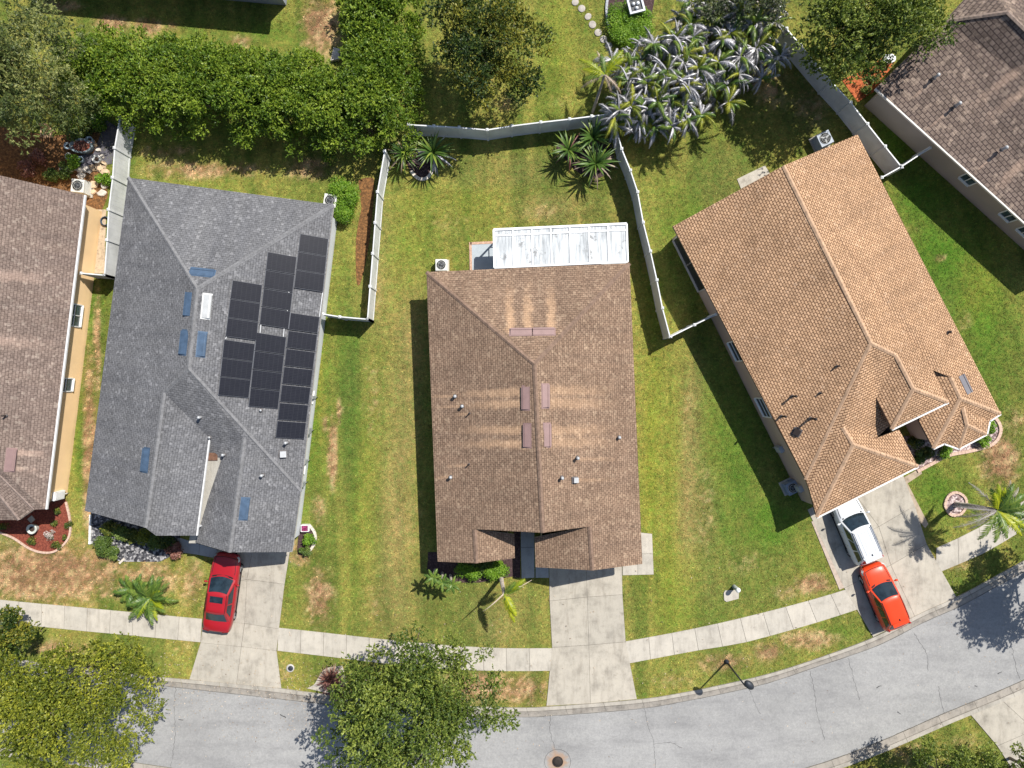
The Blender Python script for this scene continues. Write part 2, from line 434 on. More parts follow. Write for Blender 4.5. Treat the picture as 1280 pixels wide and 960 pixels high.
# --- cracks and stains of the asphalt
CRACK = plain('crack_filler', (.085, .085, .086), .95, var=.4)
def crack(pts, w=.015):
    pts = smooth_line(pts, 3); n = max(4, int(sum((Vector(pts[i]) - Vector(pts[i - 1])).length for i in range(1, len(pts))) / 2.5))
    P = [Vector((p[0] + rnd.uniform(-.9, .9), p[1] + rnd.uniform(-.5, .5))) for p in resample(pts, n)]
    mb = MB(); vs = []
    for i, p in enumerate(P):
        d = (P[min(i + 1, n)] - P[max(i - 1, 0)]).normalized(); nn = Vector((-d.y, d.x)) * (w / PX * rnd.uniform(.35, 1.0))
        vs += [G(*(p - nn), .017), G(*(p + nn), .017)]
    mb.add(vs, [(2 * i, 2 * i + 1, 2 * i + 3, 2 * i + 2) for i in range(n)])
    struct(mb.build('road_crack', CRACK))
for c in ([(1012, 838), (1018, 865), (1022, 895), (1031, 925)], [(1060, 822), (1066, 845), (1074, 875)], [(1142, 791), (1152, 806), (1158, 817), (1160, 838)],
          [(1173, 858), (1175, 870), (1181, 894)], [(806, 885), (810, 907), (817, 930), (819, 960)], [(687, 893), (688, 915), (693, 935)], [(220, 857), (218, 885), (219, 918), (214, 958)],
          [(937, 860), (942, 875), (950, 892)], [(1265, 810), (1270, 835), (1276, 850)],          [(817, 930), (838, 928), (852, 935)]):
    crack(c)
for c in ([(1095, 860), (1102, 857)], [(350, 893), (358, 897)], [(223, 899), (229, 900)], [(1246, 842), (1252, 840)], [(1218, 857), (1222, 858)], [(1122, 890), (1126, 893)]):
    crack(c, .04)

# --- sidewalk slabs
def slabs(name, up, lo, n, mat, z=.046, gap=.007, parent=None):
    mb = MB(); A = resample(up, n); B = resample(lo, n)
    for i in range(n):
        def at(Q, f): return Vector(Q[i]).lerp(Vector(Q[i + 1]), f)
        a0, a1, b0, b1 = at(A, gap), at(A, 1 - gap), at(B, gap), at(B, 1 - gap)
        mb.slab([G(*b0), G(*b1), G(*a1), G(*a0)], 0.0, z)
    r = pg(up) + list(reversed(pg(lo)))
    mb.add([(p.x, p.y, z - .022) for p in r], [tuple(range(len(r) - 1, -1, -1))], 1)
    paved(r)
    return struct(mb.build(name, [mat, JOINT]))
slabs('sidewalk', smooth_line([(-90, 739), (0, 749.5), (95, 758.5), (175, 766), (253, 773.5)]), smooth_line([(-90, 767), (0, 777.5), (95, 787.5), (175, 795), (251, 802.5)]), 12, CONC)
slabs('sidewalk', smooth_line([(348, 784.5), (400, 790), (480, 799), (560, 806.5), (630, 810), (690, 810)]), smooth_line([(347, 813), (420, 821.5), (490, 830), (560, 836), (630, 838.5), (691, 838)]), 12, CONC)
slabs('sidewalk', smooth_line([(782, 801.5), (840, 791), (900, 778.5), (960, 764), (1020, 748), (1066, 734)]), smooth_line([(783, 829.5), (870, 813), (925, 804), (975, 791), (1030, 775), (1079, 759)]), 10, CONC)
slabs('sidewalk', smooth_line([(1170, 685), (1215, 664), (1255, 640), (1300, 614), (1400, 552)]), smooth_line([(1169, 717), (1232, 690), (1270, 667), (1315, 640), (1415, 577)]), 9, CONC)
# --- drives, as cast panels
def panels(name, grid, mat, z=.05, gap=.013):
    """grid: rows of plan points (pixels); one slab per cell"""
    mb = MB(); outer = [grid[0][j] for j in range(len(grid[0]))] + [r[-1] for r in grid[1:-1]] + list(reversed(grid[-1])) + [r[0] for r in reversed(grid[1:-1])]
    for i in range(len(grid) - 1):
        for j in range(len(grid[0]) - 1):
            q = [Vector(grid[i][j]), Vector(grid[i][j + 1]), Vector(grid[i + 1][j + 1]), Vector(grid[i + 1][j])]
            c = (q[0] + q[1] + q[2] + q[3]) / 4
            mb.slab([G(*(p + (c - p).normalized() * (gap / PX))) for p in q], 0.0, z)
    r = pg(outer, z - .02); mb.add(r, [tuple(range(len(r)))], 1)
    paved(r)
    return struct(mb.build(name, [mat, JOINT]))
panels('driveway', [[(686, 690), (732, 690), (777, 690)], [(687, 751), (734, 746), (778, 743)], [(690, 809), (736, 806), (782, 802)], [(683, 882), (738, 879), (796, 873.5)]], CONC_D)
panels('driveway', [[(275, 672), (318, 676), (364, 680)], [(263, 734), (309, 724), (356, 730)], [(254, 775), (306, 779), (349, 786)], [(251, 803), (302, 808), (346, 813)], [(237, 849), (296, 855), (352, 860)]], CONC_D)
panels('driveway', [[(1009, 637), (1062, 609), (1122, 577)], [(1034, 690), (1098, 658), (1143, 632)], [(1055, 735), (1113, 706), (1158, 680)], [(1091, 796), (1143, 770), (1195, 746)]], CONC_D)
panels('driveway', [[(1212, 892), (1252, 875), (1290, 857)], [(1246, 932), (1292, 912), (1340, 890)], [(1290, 1000), (1340, 985), (1390, 960)]], CONC_D)
# --- small paved areas
def flat(name, pts, mat, z0=0.0, z1=.045, kind='structure', nograss=True):
    mb = MB(); r = pg(pts); mb.slab(r, z0, z1); o = mb.build(name, mat); o['kind'] = kind
    if nograss: paved(r)
    return o
WALK = concrete('walk_grey', (.36, .37, .38), .15)
panels('front_walk', [[(651, 640), (668, 640)], [(651, 684), (668, 684)], [(652, 723), (668, 722)]], WALK)
flat('front_walk', [(669.5, 690), (685, 690), (686, 722), (669.5, 722)], WALK)
panels('side_pad', [[(778, 662), (796, 665), (815, 667)], [(778, 692), (797, 692), (816, 692)], [(778, 719), (797, 718.5), (817, 718)]], CONC)
panels('front_walk', [[(225, 672), (250, 680), (274, 687)], [(224, 690), (249, 693.5), (266, 697)]], WALK)
PATIO = plain('patio_blue_grey', (.36, .40, .43), .8, var=.06)
flat('patio_slab', [(589, 305), (782, 296), (783, 350), (590, 352)], PATIO)
BRICKE = plain('edging_brick', (.46, .30, .22), .9, var=.3, scale=9)
mb = MB(); mb.bar(G(588, 304.5, .03), G(618, 303, .03), .16, .07); mb.bar(G(588, 303, .03), G(589, 345, .03), .16, .07); o = struct(mb.build('patio_border', BRICKE))
flat('concrete_pad', [(921, 224), (956, 207), (962, 217), (926, 236)], CONC)
flat('side_path', [(1014, 652), (1020, 650), (1056, 734), (1049, 737)], concrete('pavers_pink', (.44, .36, .30), .3, 4))
flat('side_path', [(1111, 607), (1150, 585), (1152, 592), (1134, 604), (1160, 655), (1156, 660)], concrete('pavers_tan', (.40, .32, .24), .4, 3), z1=.047)
# --- planting beds
def bed(pts, mat, z=.03, name='mulch_bed'):
    p = smooth_line(pts + [pts[0]], 4)[:-1]
    return flat(name, p, mat, 0.0, z)
flat('mulch_bed', smooth_line([(0, 664), (18, 672), (38, 685), (56, 690), (72, 687), (86, 672), (88, 652), (83, 626)], 5) + [(70, 612), (-10, 612)], MULCH_RED, 0, .03)
flat('gravel_bed', [(114, 636), (200, 655), (225, 668), (225, 690), (200, 702), (150, 702), (114, 680)], GRAVEL_DARK, 0, .028)
flat('mulch_bed', [(548, 690), (645, 690), (643, 720), (600, 728), (560, 728), (545, 715)], MULCH_DARK, 0, .03)
flat('mulch_bed', [(642, 640), (650.5, 640), (650.5, 722), (642, 722)], MULCH_DARK, 0, .027)
flat('mulch_bed', [(535, 690), (547, 690), (546, 722), (534, 712)], MULCH_DARK, 0, .026)
bed([(375, 655), (388, 657), (395, 668), (393, 682), (384, 691), (372, 691)], MULCH_DARK)
flat('gravel_bed', smooth_line([(1145, 588), (1165, 578), (1185, 568), (1215, 562), (1240, 554), (1249, 540), (1247, 528), (1238, 518)], 5) + [(1200, 530), (1170, 545), (1130, 545), (1128, 575)], GRAVEL, 0, .03)
bed([(1180, 631), (1184, 620), (1194, 615), (1205, 621), (1207, 632), (1199, 643), (1187, 643)], GRAVEL)
bed([(507, 200), (512, 212), (520, 223), (532, 224), (540, 214), (541, 200), (525, 192)], MULCH_DARK)
bed([(695, 185), (706, 172), (735, 170), (762, 178), (766, 205), (750, 222), (722, 215)], MULCH_DARK)
bed([(757, 8), (760, 32), (770, 48), (786, 54), (803, 51), (813, 38), (815, 18), (815, -15), (770, -15)], MULCH_DARK)
flat('mulch_bed', [(1052, 100), (1072, 128), (1096, 112), (1118, 78), (1108, 68), (1085, 86)], MULCH_ORANGE, 0, .03)
flat('leaf_litter', smooth_line([(448, 225), (462, 222), (468, 232), (462, 300), (452, 350), (446, 352), (445, 300), (452, 260)], 4), LITTER, 0, .022)
flat('leaf_litter', [(-40, 150), (60, 170), (125, 165), (130, 190), (135, 245), (128, 262), (60, 262), (-40, 262)], LITTER, 0, .02)
flat('gravel_bed', [(118, 262), (133, 262), (131, 342), (117, 342)], concrete('pebbles_tan', (.45, .36, .26), .5, 6), 0, .03)
bed([(404, 852), (412, 845), (425, 850), (436, 862), (425, 872), (405, 870)], MULCH_DARK)
flat('concrete_apron', smooth_line([(428, 832), (408, 835), (399, 845), (393, 855), (384, 860)], 5) + [(410, 866), (440, 868)], CONC_D, 0, .05)

# ------------------------------------------------------------------ lawn: one sheet, dense where it is seen
def smoothstep(x, a, b_):
    t = np.clip((x - a) / (b_ - a), 0, 1); return t * t * (3 - 2 * t)
DRY = [(60, 715, 110, 45, .75), (180, 720, 70, 30, .5), (112, 560, 9, 120, .85), (122, 430, 6, 90, .55), (20, 700, 60, 30, .5), (416, 565, 6, 42, .95), (424, 515, 4, 18, .6), (406, 530, 5, 14, .55), (398, 640, 14, 50, .35), (400, 745, 22, 45, .6), (378, 690, 20, 22, .55), (470, 755, 25, 45, .3),
       (400, 30, 30, 45, .7), (395, 70, 25, 12, .4), (140, 30, 22, 12, .8), (185, 33, 18, 12, .7), (215, 33, 12, 8, .5), (300, 52, 22, 10, .5), (80, 8, 30, 12, .5), (255, 212, 90, 14, .55), (390, 210, 40, 20, .5), (465, 500, 18, 90, .28), (470, 360, 12, 60, .3), (520, 640, 30, 90, .2),
       (650, 862, 60, 25, .55), (600, 858, 60, 25, .6), (620, 790, 40, 60, .2), (905, 828, 45, 14, .55), (960, 815, 22, 14, .6), (840, 850, 50, 16, .3), (1010, 800, 50, 16, .5), (1015, 730, 30, 14, .6), (985, 740, 30, 16, .35), (1250, 575, 26, 40, .75), (1270, 530, 20, 30, .35), (880, 640, 25, 90, .28), (860, 520, 14, 60, .25), (930, 700, 60, 30, .25),
       (1190, 700, 40, 20, .45), (1140, 285, 20, 8, .3), (1172, 322, 12, 6, .5), (1205, 400, 14, 20, .3), (700, 120, 50, 30, .2), (70, 810, 60, 12, .5), (230, 800, 30, 30, .25), (240, 730, 22, 40, .45), (355, 840, 30, 20, .3), (630, 130, 30, 20, .3), (560, 275, 60, 25, .25), (680, 265, 60, 18, .25), (1010, 130, 40, 40, .35), (960, 110, 40, 50, .35), (210, 190, 50, 12, .4), (815, 480, 8, 60, .2),
       (1130, 940, 40, 20, .4), (1200, 930, 40, 20, .3)]
LUSH = [(120, 390, 14, 60, .7), (100, 570, 8, 60, .8), (90, 500, 8, 60, .6), (355, 50, 14, 40, .2), (430, 480, 40, 120, .25), (385, 560, 22, 90, .5), (380, 640, 20, 70, .4), (365, 740, 10, 60, .6), (420, 730, 20, 60, .2), (1180, 330, 60, 90, .85), (1235, 420, 40, 80, .8), (1150, 250, 60, 50, .8), (1170, 610, 40, 40, .8), (920, 560, 50, 120, .55), (960, 650, 50, 60, .5), (850, 280, 40, 70, .7), (820, 360, 20, 60, .4),
        (900, 210, 50, 60, .3), (1020, 700, 40, 20, .2), (330, 40, 90, 22, .6), (300, 85, 120, 30, .5), (250, 160, 130, 14, .2), (730, 30, 40, 40, .3), (510, 330, 40, 90, .12), (540, 480, 20, 160, .25), (620, 290, 60, 12, .2), (1120, 180, 30, 40, .8), (240, 830, 30, 12, .2), (700, 750, 12, 60, .2), (1050, 790, 30, 10, .6), (950, 855, 60, 10, .4), (870, 770, 60, 40, .3), (1200, 730, 60, 20, .5)]
STRAW = (.25, .20, .07); LIME = (.165, .205, .022); DEEP = (.06, .10, .022); OLIVE = (.15, .145, .045)
BANDS = [(500, 560, 24, 190, .6, STRAW), (520, 450, 14, 120, .4, STRAW), (440, 500, 16, 130, .6, DEEP), (455, 640, 18, 120, .35, LIME), (395, 470, 10, 100, .7, LIME), (470, 330, 16, 90, .45, STRAW), (520, 300, 24, 70, .35, LIME), (500, 760, 40, 60, .4, OLIVE),
         (815, 540, 14, 170, .7, LIME), (838, 620, 12, 150, .5, LIME), (862, 600, 14, 140, .65, STRAW), (885, 690, 16, 100, .45, OLIVE), (850, 740, 30, 60, .5, LIME), (930, 640, 30, 120, .35, DEEP), (975, 700, 26, 70, .35, DEEP),
         (600, 260, 60, 26, .4, LIME), (690, 262, 60, 20, .4, STRAW), (640, 215, 70, 24, .35, OLIVE), (700, 60, 30, 80, .4, LIME), (620, 770, 50, 40, .45, OLIVE), (735, 770, 40, 40, .4, OLIVE), (1225, 350, 30, 60, .6, LIME), (1180, 400, 12, 60, .5, OLIVE), (900, 220, 40, 40, .4, OLIVE), (1010, 130, 30, 50, .5, OLIVE)]
def lawn_tone(x, y):
    """albedo of the turf at plan points (metres)"""
    px = x / PX + 640; py = 480 - y / PX
    n1 = vnoise(x * .22 + 31, y * .22 + 17, 3, 5, .6); bandn = 0
    n2 = vnoise(x * 1.1 + 9, y * 1.1 + 5, 5, 5, .7); n3 = vnoise(x * 3.7 + 3, y * 3.7 + 8, 8, 4, .75)
    # mowing lanes: along the houses' sides
    ca, sa = math.cos(.03), math.sin(.03)
    lane = vnoise((x * ca + y * sa) * 1.15 + 40, (y * ca - x * sa) * .06 + 12, 21, 4, .6)
    right = smoothstep(px, 835, 900)
    lane2 = vnoise((x * .94 + y * .34) * 1.1 + 40, (y * .94 - x * .34) * .05 + 12, 23, 4, .6)
    lane = lane * (1 - right) + lane2 * right
    lane = .5 + (lane - .5) * (1 - smoothstep(np.maximum(np.abs(x) / 40, np.abs(y) / 32), .9, 1.3))
    dry = np.zeros_like(x); lush = np.zeros_like(x)
    for (cx, cy, rx, ry, a) in DRY: dry = np.maximum(dry, a * np.exp(-(((px - cx) / rx) ** 2 + ((py - cy) / ry) ** 2)))
    for (cx, cy, rx, ry, a) in LUSH: lush = np.maximum(lush, a * np.exp(-(((px - cx) / rx) ** 2 + ((py - cy) / ry) ** 2)))
    base = np.array([.112, .145, .024]); yel = np.array([.215, .215, .042]); green = np.array([.062, .140, .012]); tan = np.array([.37, .26, .12]); brown = np.array([.23, .13, .065])
    f = np.clip((lane - .5) * 3.0 + (n1 - .5) * 1.5 + .5 + (n2 - .5) * .6, 0, 1)[:, None]
    c = base * (1 - f) + yel * f
    for (cx, cy, rx, ry, a, tc) in BANDS:
        k = np.clip(a * np.exp(-(((px + (py - cy) * .03 - cx) / rx) ** 2 + ((py - cy) / ry) ** 4)) * (.55 + .9 * n2) , 0, 1)[:, None]
        c = c * (1 - k) + np.array(tc) * k
    g = np.clip(lush + (n1 - .52) * .9 + (n2 - .5) * .7 * (lush > .05), 0, 1)[:, None]
    c = c * (1 - g) + green * g
    d = np.clip(smoothstep(dry * (.3 + 1.5 * n2) + (n3 - .5) * .6 * np.clip(dry * 3, 0, 1), .16, .62), 0, 1)[:, None]
    bt = smoothstep(n3 + (n2 - .5) * .8, .4, .68)[:, None]
    c = c * (1 - d * .85) + (brown * (1 - bt) + tan * bt) * d * .85
    c = c * np.array([1.12, 1.06, 1.25])
    c = c * (.62 + .76 * n3)[:, None] * (.80 + .40 * n2)[:, None]
    return c
GRASS, nt, b = newmat('lawn_grass')
at = N(nt, 'Attribute'); at.attribute_name = 'tone'
pos = geopos(nt); g1 = noise(nt, pos, 4.2, 6, .85); g2 = noise(nt, pos, 9, 4, .85); g3 = noise(nt, pos, 2.6, 6, .8)
col = mixc(nt, 1.0, at.outputs['Color'], ramp(nt, g1, [(.30, (.56, .60, .58)), (.5, (1, 1, 1)), (.70, (1.45, 1.36, 1.36))]), 'MULTIPLY')
col = mixc(nt, 1.0, col, ramp(nt, g3, [(.36, (.70, .98, .8)), (.5, (1, 1, 1)), (.64, (1.3, 1.06, 1.2))]), 'MULTIPLY')
col = mixc(nt, 1.0, col, ramp(nt, g2, [(.28, (.62, .62, .62)), (.72, (1.38, 1.38, 1.38))]), 'MULTIPLY')
L(nt, col, b.inputs['Base Color']); b.inputs['Roughness'].default_value = .95; b.inputs['Specular IOR Level'].default_value = .1
bump(nt, b, mathn(nt, 'ADD', g1, g2), .9, .06)
xs = np.concatenate([[-400, -200, -110, -70, -50, -42], np.arange(-37, 37.01, .22), [42, 50, 70, 110, 200, 400]])
ys = np.concatenate([[-400, -200, -110, -70, -50, -36], np.arange(-30, 29.01, .22), [35, 50, 70, 110, 200, 400]])
XX, YY = np.meshgrid(xs, ys, indexing='ij'); nx, ny = XX.shape
V = np.stack([XX.ravel(), YY.ravel(), np.zeros(XX.size)], 1)
idx = np.arange(nx * ny).reshape(nx, ny)
F = np.stack([idx[:-1, :-1].ravel(), idx[1:, :-1].ravel(), idx[1:, 1:].ravel(), idx[:-1, 1:].ravel()], 1)
tone = lawn_tone(V[:, 0], V[:, 1])
ground = struct(mesh_np('ground', V, F, GRASS, col=tone))
# ================================================================== houses
from mathutils.geometry import tessellate_polygon
class Roof:
    """polygons of surveyed corners (px, py, height); knows where a pixel lies on it"""
    def __init__(s, polys): s.polys = polys
    def at(s, px, py):
        best = None
        for p in s.polys:
            if inpoly(np.array([px], float), np.array([py], float), [(q[0], q[1]) for q in p])[0]:
                best = p; break
        if best is None:
            best = min(s.polys, key=lambda p: sum((q[0] - px) ** 2 + (q[1] - py) ** 2 for q in p) / len(p))
        P = [W(*q) for q in best]; c = sum(P, Vector()) / len(P)
        n = Vector()
        for i in range(len(P)): n += (P[i] - c).cross(P[(i + 1) % len(P)] - c)
        n.normalize()
        if n.z < 0: n = -n
        o = Vector((0, 0, HC)); d = G(px, py) - o
        t = (c - o).dot(n) / d.dot(n)
        return o + d * t, n
def newell(P):
    c = sum(P, Vector()) / len(P); n = Vector()
    for i in range(len(P)): n += (P[i] - c).cross(P[(i + 1) % len(P)] - c)
    return n.normalized()
FASCIA = plain('fascia_paint', (.50, .47, .43), .6)
SOFFIT = plain('soffit', (.55, .53, .5), .8)
def roof_mesh(name, polys, mat, parent, fascia=None, thick=.17):
    vs, fs, uvs, mi = [], [], [], []
    cache = {}
    edges = {}
    for p in polys:
        P = [W(*q) for q in p]; n = newell(P)
        if n.z < 0: P.reverse(); p = list(reversed(p)); n = -n
        u = Vector((0, 0, 1)).cross(n)
        u = u.normalized() if u.length > 1e-4 else Vector((1, 0, 0))
        v = n.cross(u)
        tri = tessellate_polygon([P]) if len(P) > 4 else [tuple(range(len(P)))]
        tri = [t if newell([P[k] for k in t]).z > 0 else tuple(reversed(t)) for t in tri]
        b0 = len(vs); vs += P; uvs += [(q.dot(u), q.dot(v)) for q in P]
        for t in tri: fs.append(tuple(b0 + k for k in t)); mi.append(0)
        b1 = len(vs); D = [q - Vector((0, 0, thick)) for q in P]; vs += D
        uvs += [(0, 0)] * len(P)
        for t in tri: fs.append(tuple(b1 + k for k in reversed(t))); mi.append(1)
        for i in range(len(P)):
            a, b_ = p[i], p[(i + 1) % len(P)]
            key = frozenset((a, b_)); edges.setdefault(key, []).append((P[i], P[(i + 1) % len(P)], n))
    for e in edges.values():
        if len(e) == 1:
            a, c, n = e[0]; b0 = len(vs); dz = Vector((0, 0, thick))
            vs += [a - dz, c - dz, c, a]; fs.append((b0, b0 + 1, b0 + 2, b0 + 3)); uvs += [(0, 0)] * 4; mi.append(2)
    me = bpy.data.meshes.new(name); me.from_pydata([tuple(v) for v in vs], [], fs)
    for m in (mat, SOFFIT, fascia or FASCIA): me.materials.append(m)
    me.polygons.foreach_set('material_index', mi)
    ul = me.uv_layers.new(name='UVMap')
    for poly in me.polygons:
        for li in poly.loop_indices: ul.data[li].uv = uvs[me.loops[li].vertex_index]
    me.update()
    o = bpy.data.objects.new(name, me); COL.objects.link(o); o.parent = parent
    o.matrix_parent_inverse = parent.matrix_basis.inverted()
    return o
def caps(roof, lines, mat, w=.25):
    """ridge and hip caps, a saddle of shingles along each line"""
    for a, b_ in lines:
        mb = MB()
        A, B = W(*a), W(*b_); d = (B - A).normalized(); r = d.cross(Vector((0, 0, 1))).normalized()
        n = max(1, int((B - A).length / .22))
        for i in range(n):
            p, q = A.lerp(B, i / n), A.lerp(B, (i + 1) / n)
            j = rnd.uniform(-.012, .012)
            up0 = Vector((0, 0, .055 + j)); up1 = Vector((0, 0, .035 + j)); dn = Vector((0, 0, -.02))
            v = [p - r * w / 2 + dn, p + up0, p + r * w / 2 + dn, q - r * w / 2 + dn, q + up1, q + r * w / 2 + dn]
            mb.add(v, [(0, 1, 4, 3), (1, 2, 5, 4)])
        mb.build('ridge_cap', mat, roof)
def inset(ring, d):
    """ring of plan points -> moved inwards by d"""
    n = len(ring); P = [Vector((p[0], p[1])) for p in ring]
    a = sum(P[i].x * P[(i + 1) % n].y - P[(i + 1) % n].x * P[i].y for i in range(n))
    if a < 0: P.reverse()
    out = []
    for i in range(n):
        p0, p1, p2 = P[i - 1], P[i], P[(i + 1) % n]
        d1 = (p1 - p0).normalized(); d2 = (p2 - p1).normalized(); n1 = Vector((-d1.y, d1.x)); n2 = Vector((-d2.y, d2.x))
        m = n1 + n2; k = m.length_squared / 2
        out.append(p1 + m * (d / max(k, .35)))
    return out
def wall_mesh(ring, z1, mat, parent, name='wall', z0=0.0):
    mb = MB(); n = len(ring)
    vs = [(p[0], p[1], z0) for p in ring] + [(p[0], p[1], z1) for p in ring]
    mb.add(vs, [(i, (i + 1) % n, n + (i + 1) % n, n + i) for i in range(n)])
    paved(ring)
    return mb.build(name, mat, parent)
def panel_on_wall(a, b_, t0, t1, z0, z1, out, depth):
    """corner points of a rectangle on wall a->b between fractions t0..t1; out = outward normal"""
    p, q = a.lerp(b_, t0), a.lerp(b_, t1)
    return [Vector((p.x, p.y, z0)) + out * depth, Vector((q.x, q.y, z0)) + out * depth, Vector((q.x, q.y, z1)) + out * depth, Vector((p.x, p.y, z1)) + out * depth]
WFRAME = plain('window_frame_white', (.72, .72, .70), .5, var=.05)
WGLASS = glass('window_glass', (.05, .075, .085))
WDARK = glass('screen_dark', (.012, .013, .016), .4)
DOORP = plain('garage_door_paint', (.62, .60, .56), .5, var=.05)
def window(a, b_, t0, t1, z0, z1, parent, vm=1, hm=0, gmat=None, fmat=None, name='window'):
    """framed window set on the wall a->b (wall runs so that outward is to its right)"""
    a = Vector((a[0], a[1])); b_ = Vector((b_[0], b_[1])); d = (b_ - a).normalized(); out = Vector((d.y, -d.x, 0))
    c = panel_on_wall(a, b_, t0, t1, z0, z1, out, .03)
    mb = MB(); fw = .07
    for i in range(4): mb.bar(c[i], c[(i + 1) % 4], fw, .06, up=out)
    for k in range(vm): mb.bar(c[0].lerp(c[1], (k + 1) / (vm + 1)), c[3].lerp(c[2], (k + 1) / (vm + 1)), .05, .05, up=out)
    for k in range(hm): mb.bar(c[0].lerp(c[3], (k + 1) / (hm + 1)), c[1].lerp(c[2], (k + 1) / (hm + 1)), .05, .05, up=out)
    f = mb.build(name, fmat or WFRAME, parent)
    g = MB(); g.add([v - out * .018 for v in c], [(0, 1, 2, 3)]); g.build('pane', gmat or WGLASS, f)
    s = MB(); s.bar(c[0] - Vector((0, 0, .05)) + out * .03, c[1] - Vector((0, 0, .05)) + out * .03, .05, .12, up=out); s.build('sill', fmat or WFRAME, f)
    return f
def garage_door(a, b_, t0, t1, z1, parent):
    a = Vector((a[0], a[1])); b_ = Vector((b_[0], b_[1])); d = (b_ - a).normalized(); out = Vector((d.y, -d.x, 0))
    mb = MB()
    for r in range(4):
        c = panel_on_wall(a, b_, t0, t1, .05 + r * (z1 - .05) / 4, .03 + (r + 1) * (z1 - .05) / 4, out, .03)
        mb.add(c, [(0, 1, 2, 3)])
        for k in range(4):
            q = panel_on_wall(a.lerp(b_, t0), a.lerp(b_, t1), .03 + k * .245, .23 + k * .245, .16 + r * (z1 - .05) / 4, -.08 + (r + 1) * (z1 - .05) / 4, out, .042)
            mb.add(q, [(0, 1, 2, 3)])
    mb.build('garage_door', DOORP, parent)
# ---- roof fittings (sub-parts of a roof)
def frame_at(p, n, ang):
    """local axes on a roof plane; ang turns the long side, measured in plan"""
    t = Vector((math.cos(ang), math.sin(ang), 0)); t = (t - n * t.dot(n)).normalized(); s = n.cross(t)
    return t, s
def off_ridge_vent(R, ro, px, py, ang, ln, wd, mat):
    p, n = R.at(px, py); t, s = frame_at(p, n, ang)
    if s.z > 0: s = -s; t = -t
    mb = MB(); h0, h1 = .03, .13
    def P(u, v, z): return p + t * u * ln / 2 + s * v * wd / 2 + n * z
    mb.add([P(-1, -1, h0), P(1, -1, h0), P(1, 1, h1), P(-1, 1, h1), P(-1, -1, 0), P(1, -1, 0), P(1, 1, 0), P(-1, 1, 0)],
           [(0, 1, 2, 3), (4, 5, 1, 0), (5, 6, 2, 1), (6, 7, 3, 2), (7, 4, 0, 3)])
    mb.add([P(-1.12, -1.3, .012), P(1.12, -1.3, .012), P(1.12, 1.1, .012), P(-1.12, 1.1, .012)], [(0, 1, 2, 3)])
    # folded rib and a dark outlet
    mb.bar(P(-1, .55, .125), P(1, .55, .125), .05, .02, 0, up=n)
    mb.bar(P(-.95, 1.02, .07), P(.95, 1.02, .07), .02, .09, 1, up=n)
    return mb.build('roof_vent', [mat, VDARK], ro)
def vent_pipe(R, ro, px, py, h=.4, r=.06, mat=None, hood=False):
    p, n = R.at(px, py); k = (HC - p.z - h) / (HC - p.z)
    p = Vector((p.x * k, p.y * k, p.z)); p.z = R.at(*[q for q in (px + (640 - px) * (h / HC) , py + (480 - py) * (h / HC))])[0].z
    mb = MB()
    mb.tube([p - Vector((0, 0, .1)), p + Vector((0, 0, h))], [r, r], 10)
    mb.lathe([(r * 1.7, .03), (r * 1.3, .08), (r, .10)], p, 10, 1)
    if hood: mb.lathe([(r * 1.35, h - .05), (r * 1.35, h), (r * .6, h + .06)], p, 12)
    return mb.build('vent_pipe', [mat or PIPE, FLASH], ro)
def box_vent(R, ro, px, py, s=.34, h=.22, ang=0.0, mat=None):
    p, n = R.at(px, py); t, q = frame_at(p, n, ang)
    mb = MB()
    def P(u, v, z): return p + t * u * s / 2 + q * v * s / 2 + n * z
    mb.add([P(-1, -1, -.03), P(1, -1, -.03), P(1, 1, -.03), P(-1, 1, -.03), P(-1, -1, h), P(1, -1, h), P(1, 1, h), P(-1, 1, h)],
           [(4, 5, 6, 7), (0, 1, 5, 4), (1, 2, 6, 5), (2, 3, 7, 6), (3, 0, 4, 7)])
    mb.add([P(-1.35, -1.35, .012), P(1.35, -1.35, .012), P(1.35, 1.35, .012), P(-1.35, 1.35, .012)], [(0, 1, 2, 3)], 1)
    return mb.build('box_vent', [mat or PIPE, FLASH], ro)
PIPE = plain('pipe_galvanised', (.42, .43, .44), .5, .2)
FLASH = plain('pipe_flashing', (.12, .11, .11), .6, .2)
PIPE_DARK = plain('pipe_black', (.03, .022, .02), .6)
VDARK = plain('vent_shadow', (.02, .02, .022), .9)
VENT_PINK = plain('vent_painted_mauve', (.25, .165, .155), .45, .1, var=.08)
VENT_BLUE = plain('vent_painted_blue', (.065, .105, .165), .45, .1, var=.2)
VENT_WHITE = plain('vent_bare_metal', (.55, .56, .55), .35, .4)
VENT_GREY = plain('vent_slate_grey', (.16, .155, .17), .5, .1)
GUTTER = plain('gutter_white', (.66, .66, .65), .4, var=.05)
def gutter(pts, parent, mat=None, w=.095):
    mb = MB(); P = [W(*p) for p in pts]
    for i in range(len(P) - 1):
        a, b_ = P[i], P[i + 1]; d = (b_ - a).normalized(); r = d.cross(Vector((0, 0, 1))).normalized()
        if r.x * (a.x - parent.location.x) + r.y * (a.y - parent.location.y) < 0: r = -r
        o = r * (w / 2 + .004) - Vector((0, 0, .07))
        mb.bar(a + o, b_ + o, w, .13)
    return mb.build('gutter', mat or GUTTER, parent)
def gable_wall(pts, mat, parent, name='gable'):
    mb = MB(); mb.add(pts, [tuple(range(len(pts)))]); return mb.build(name, mat, parent)
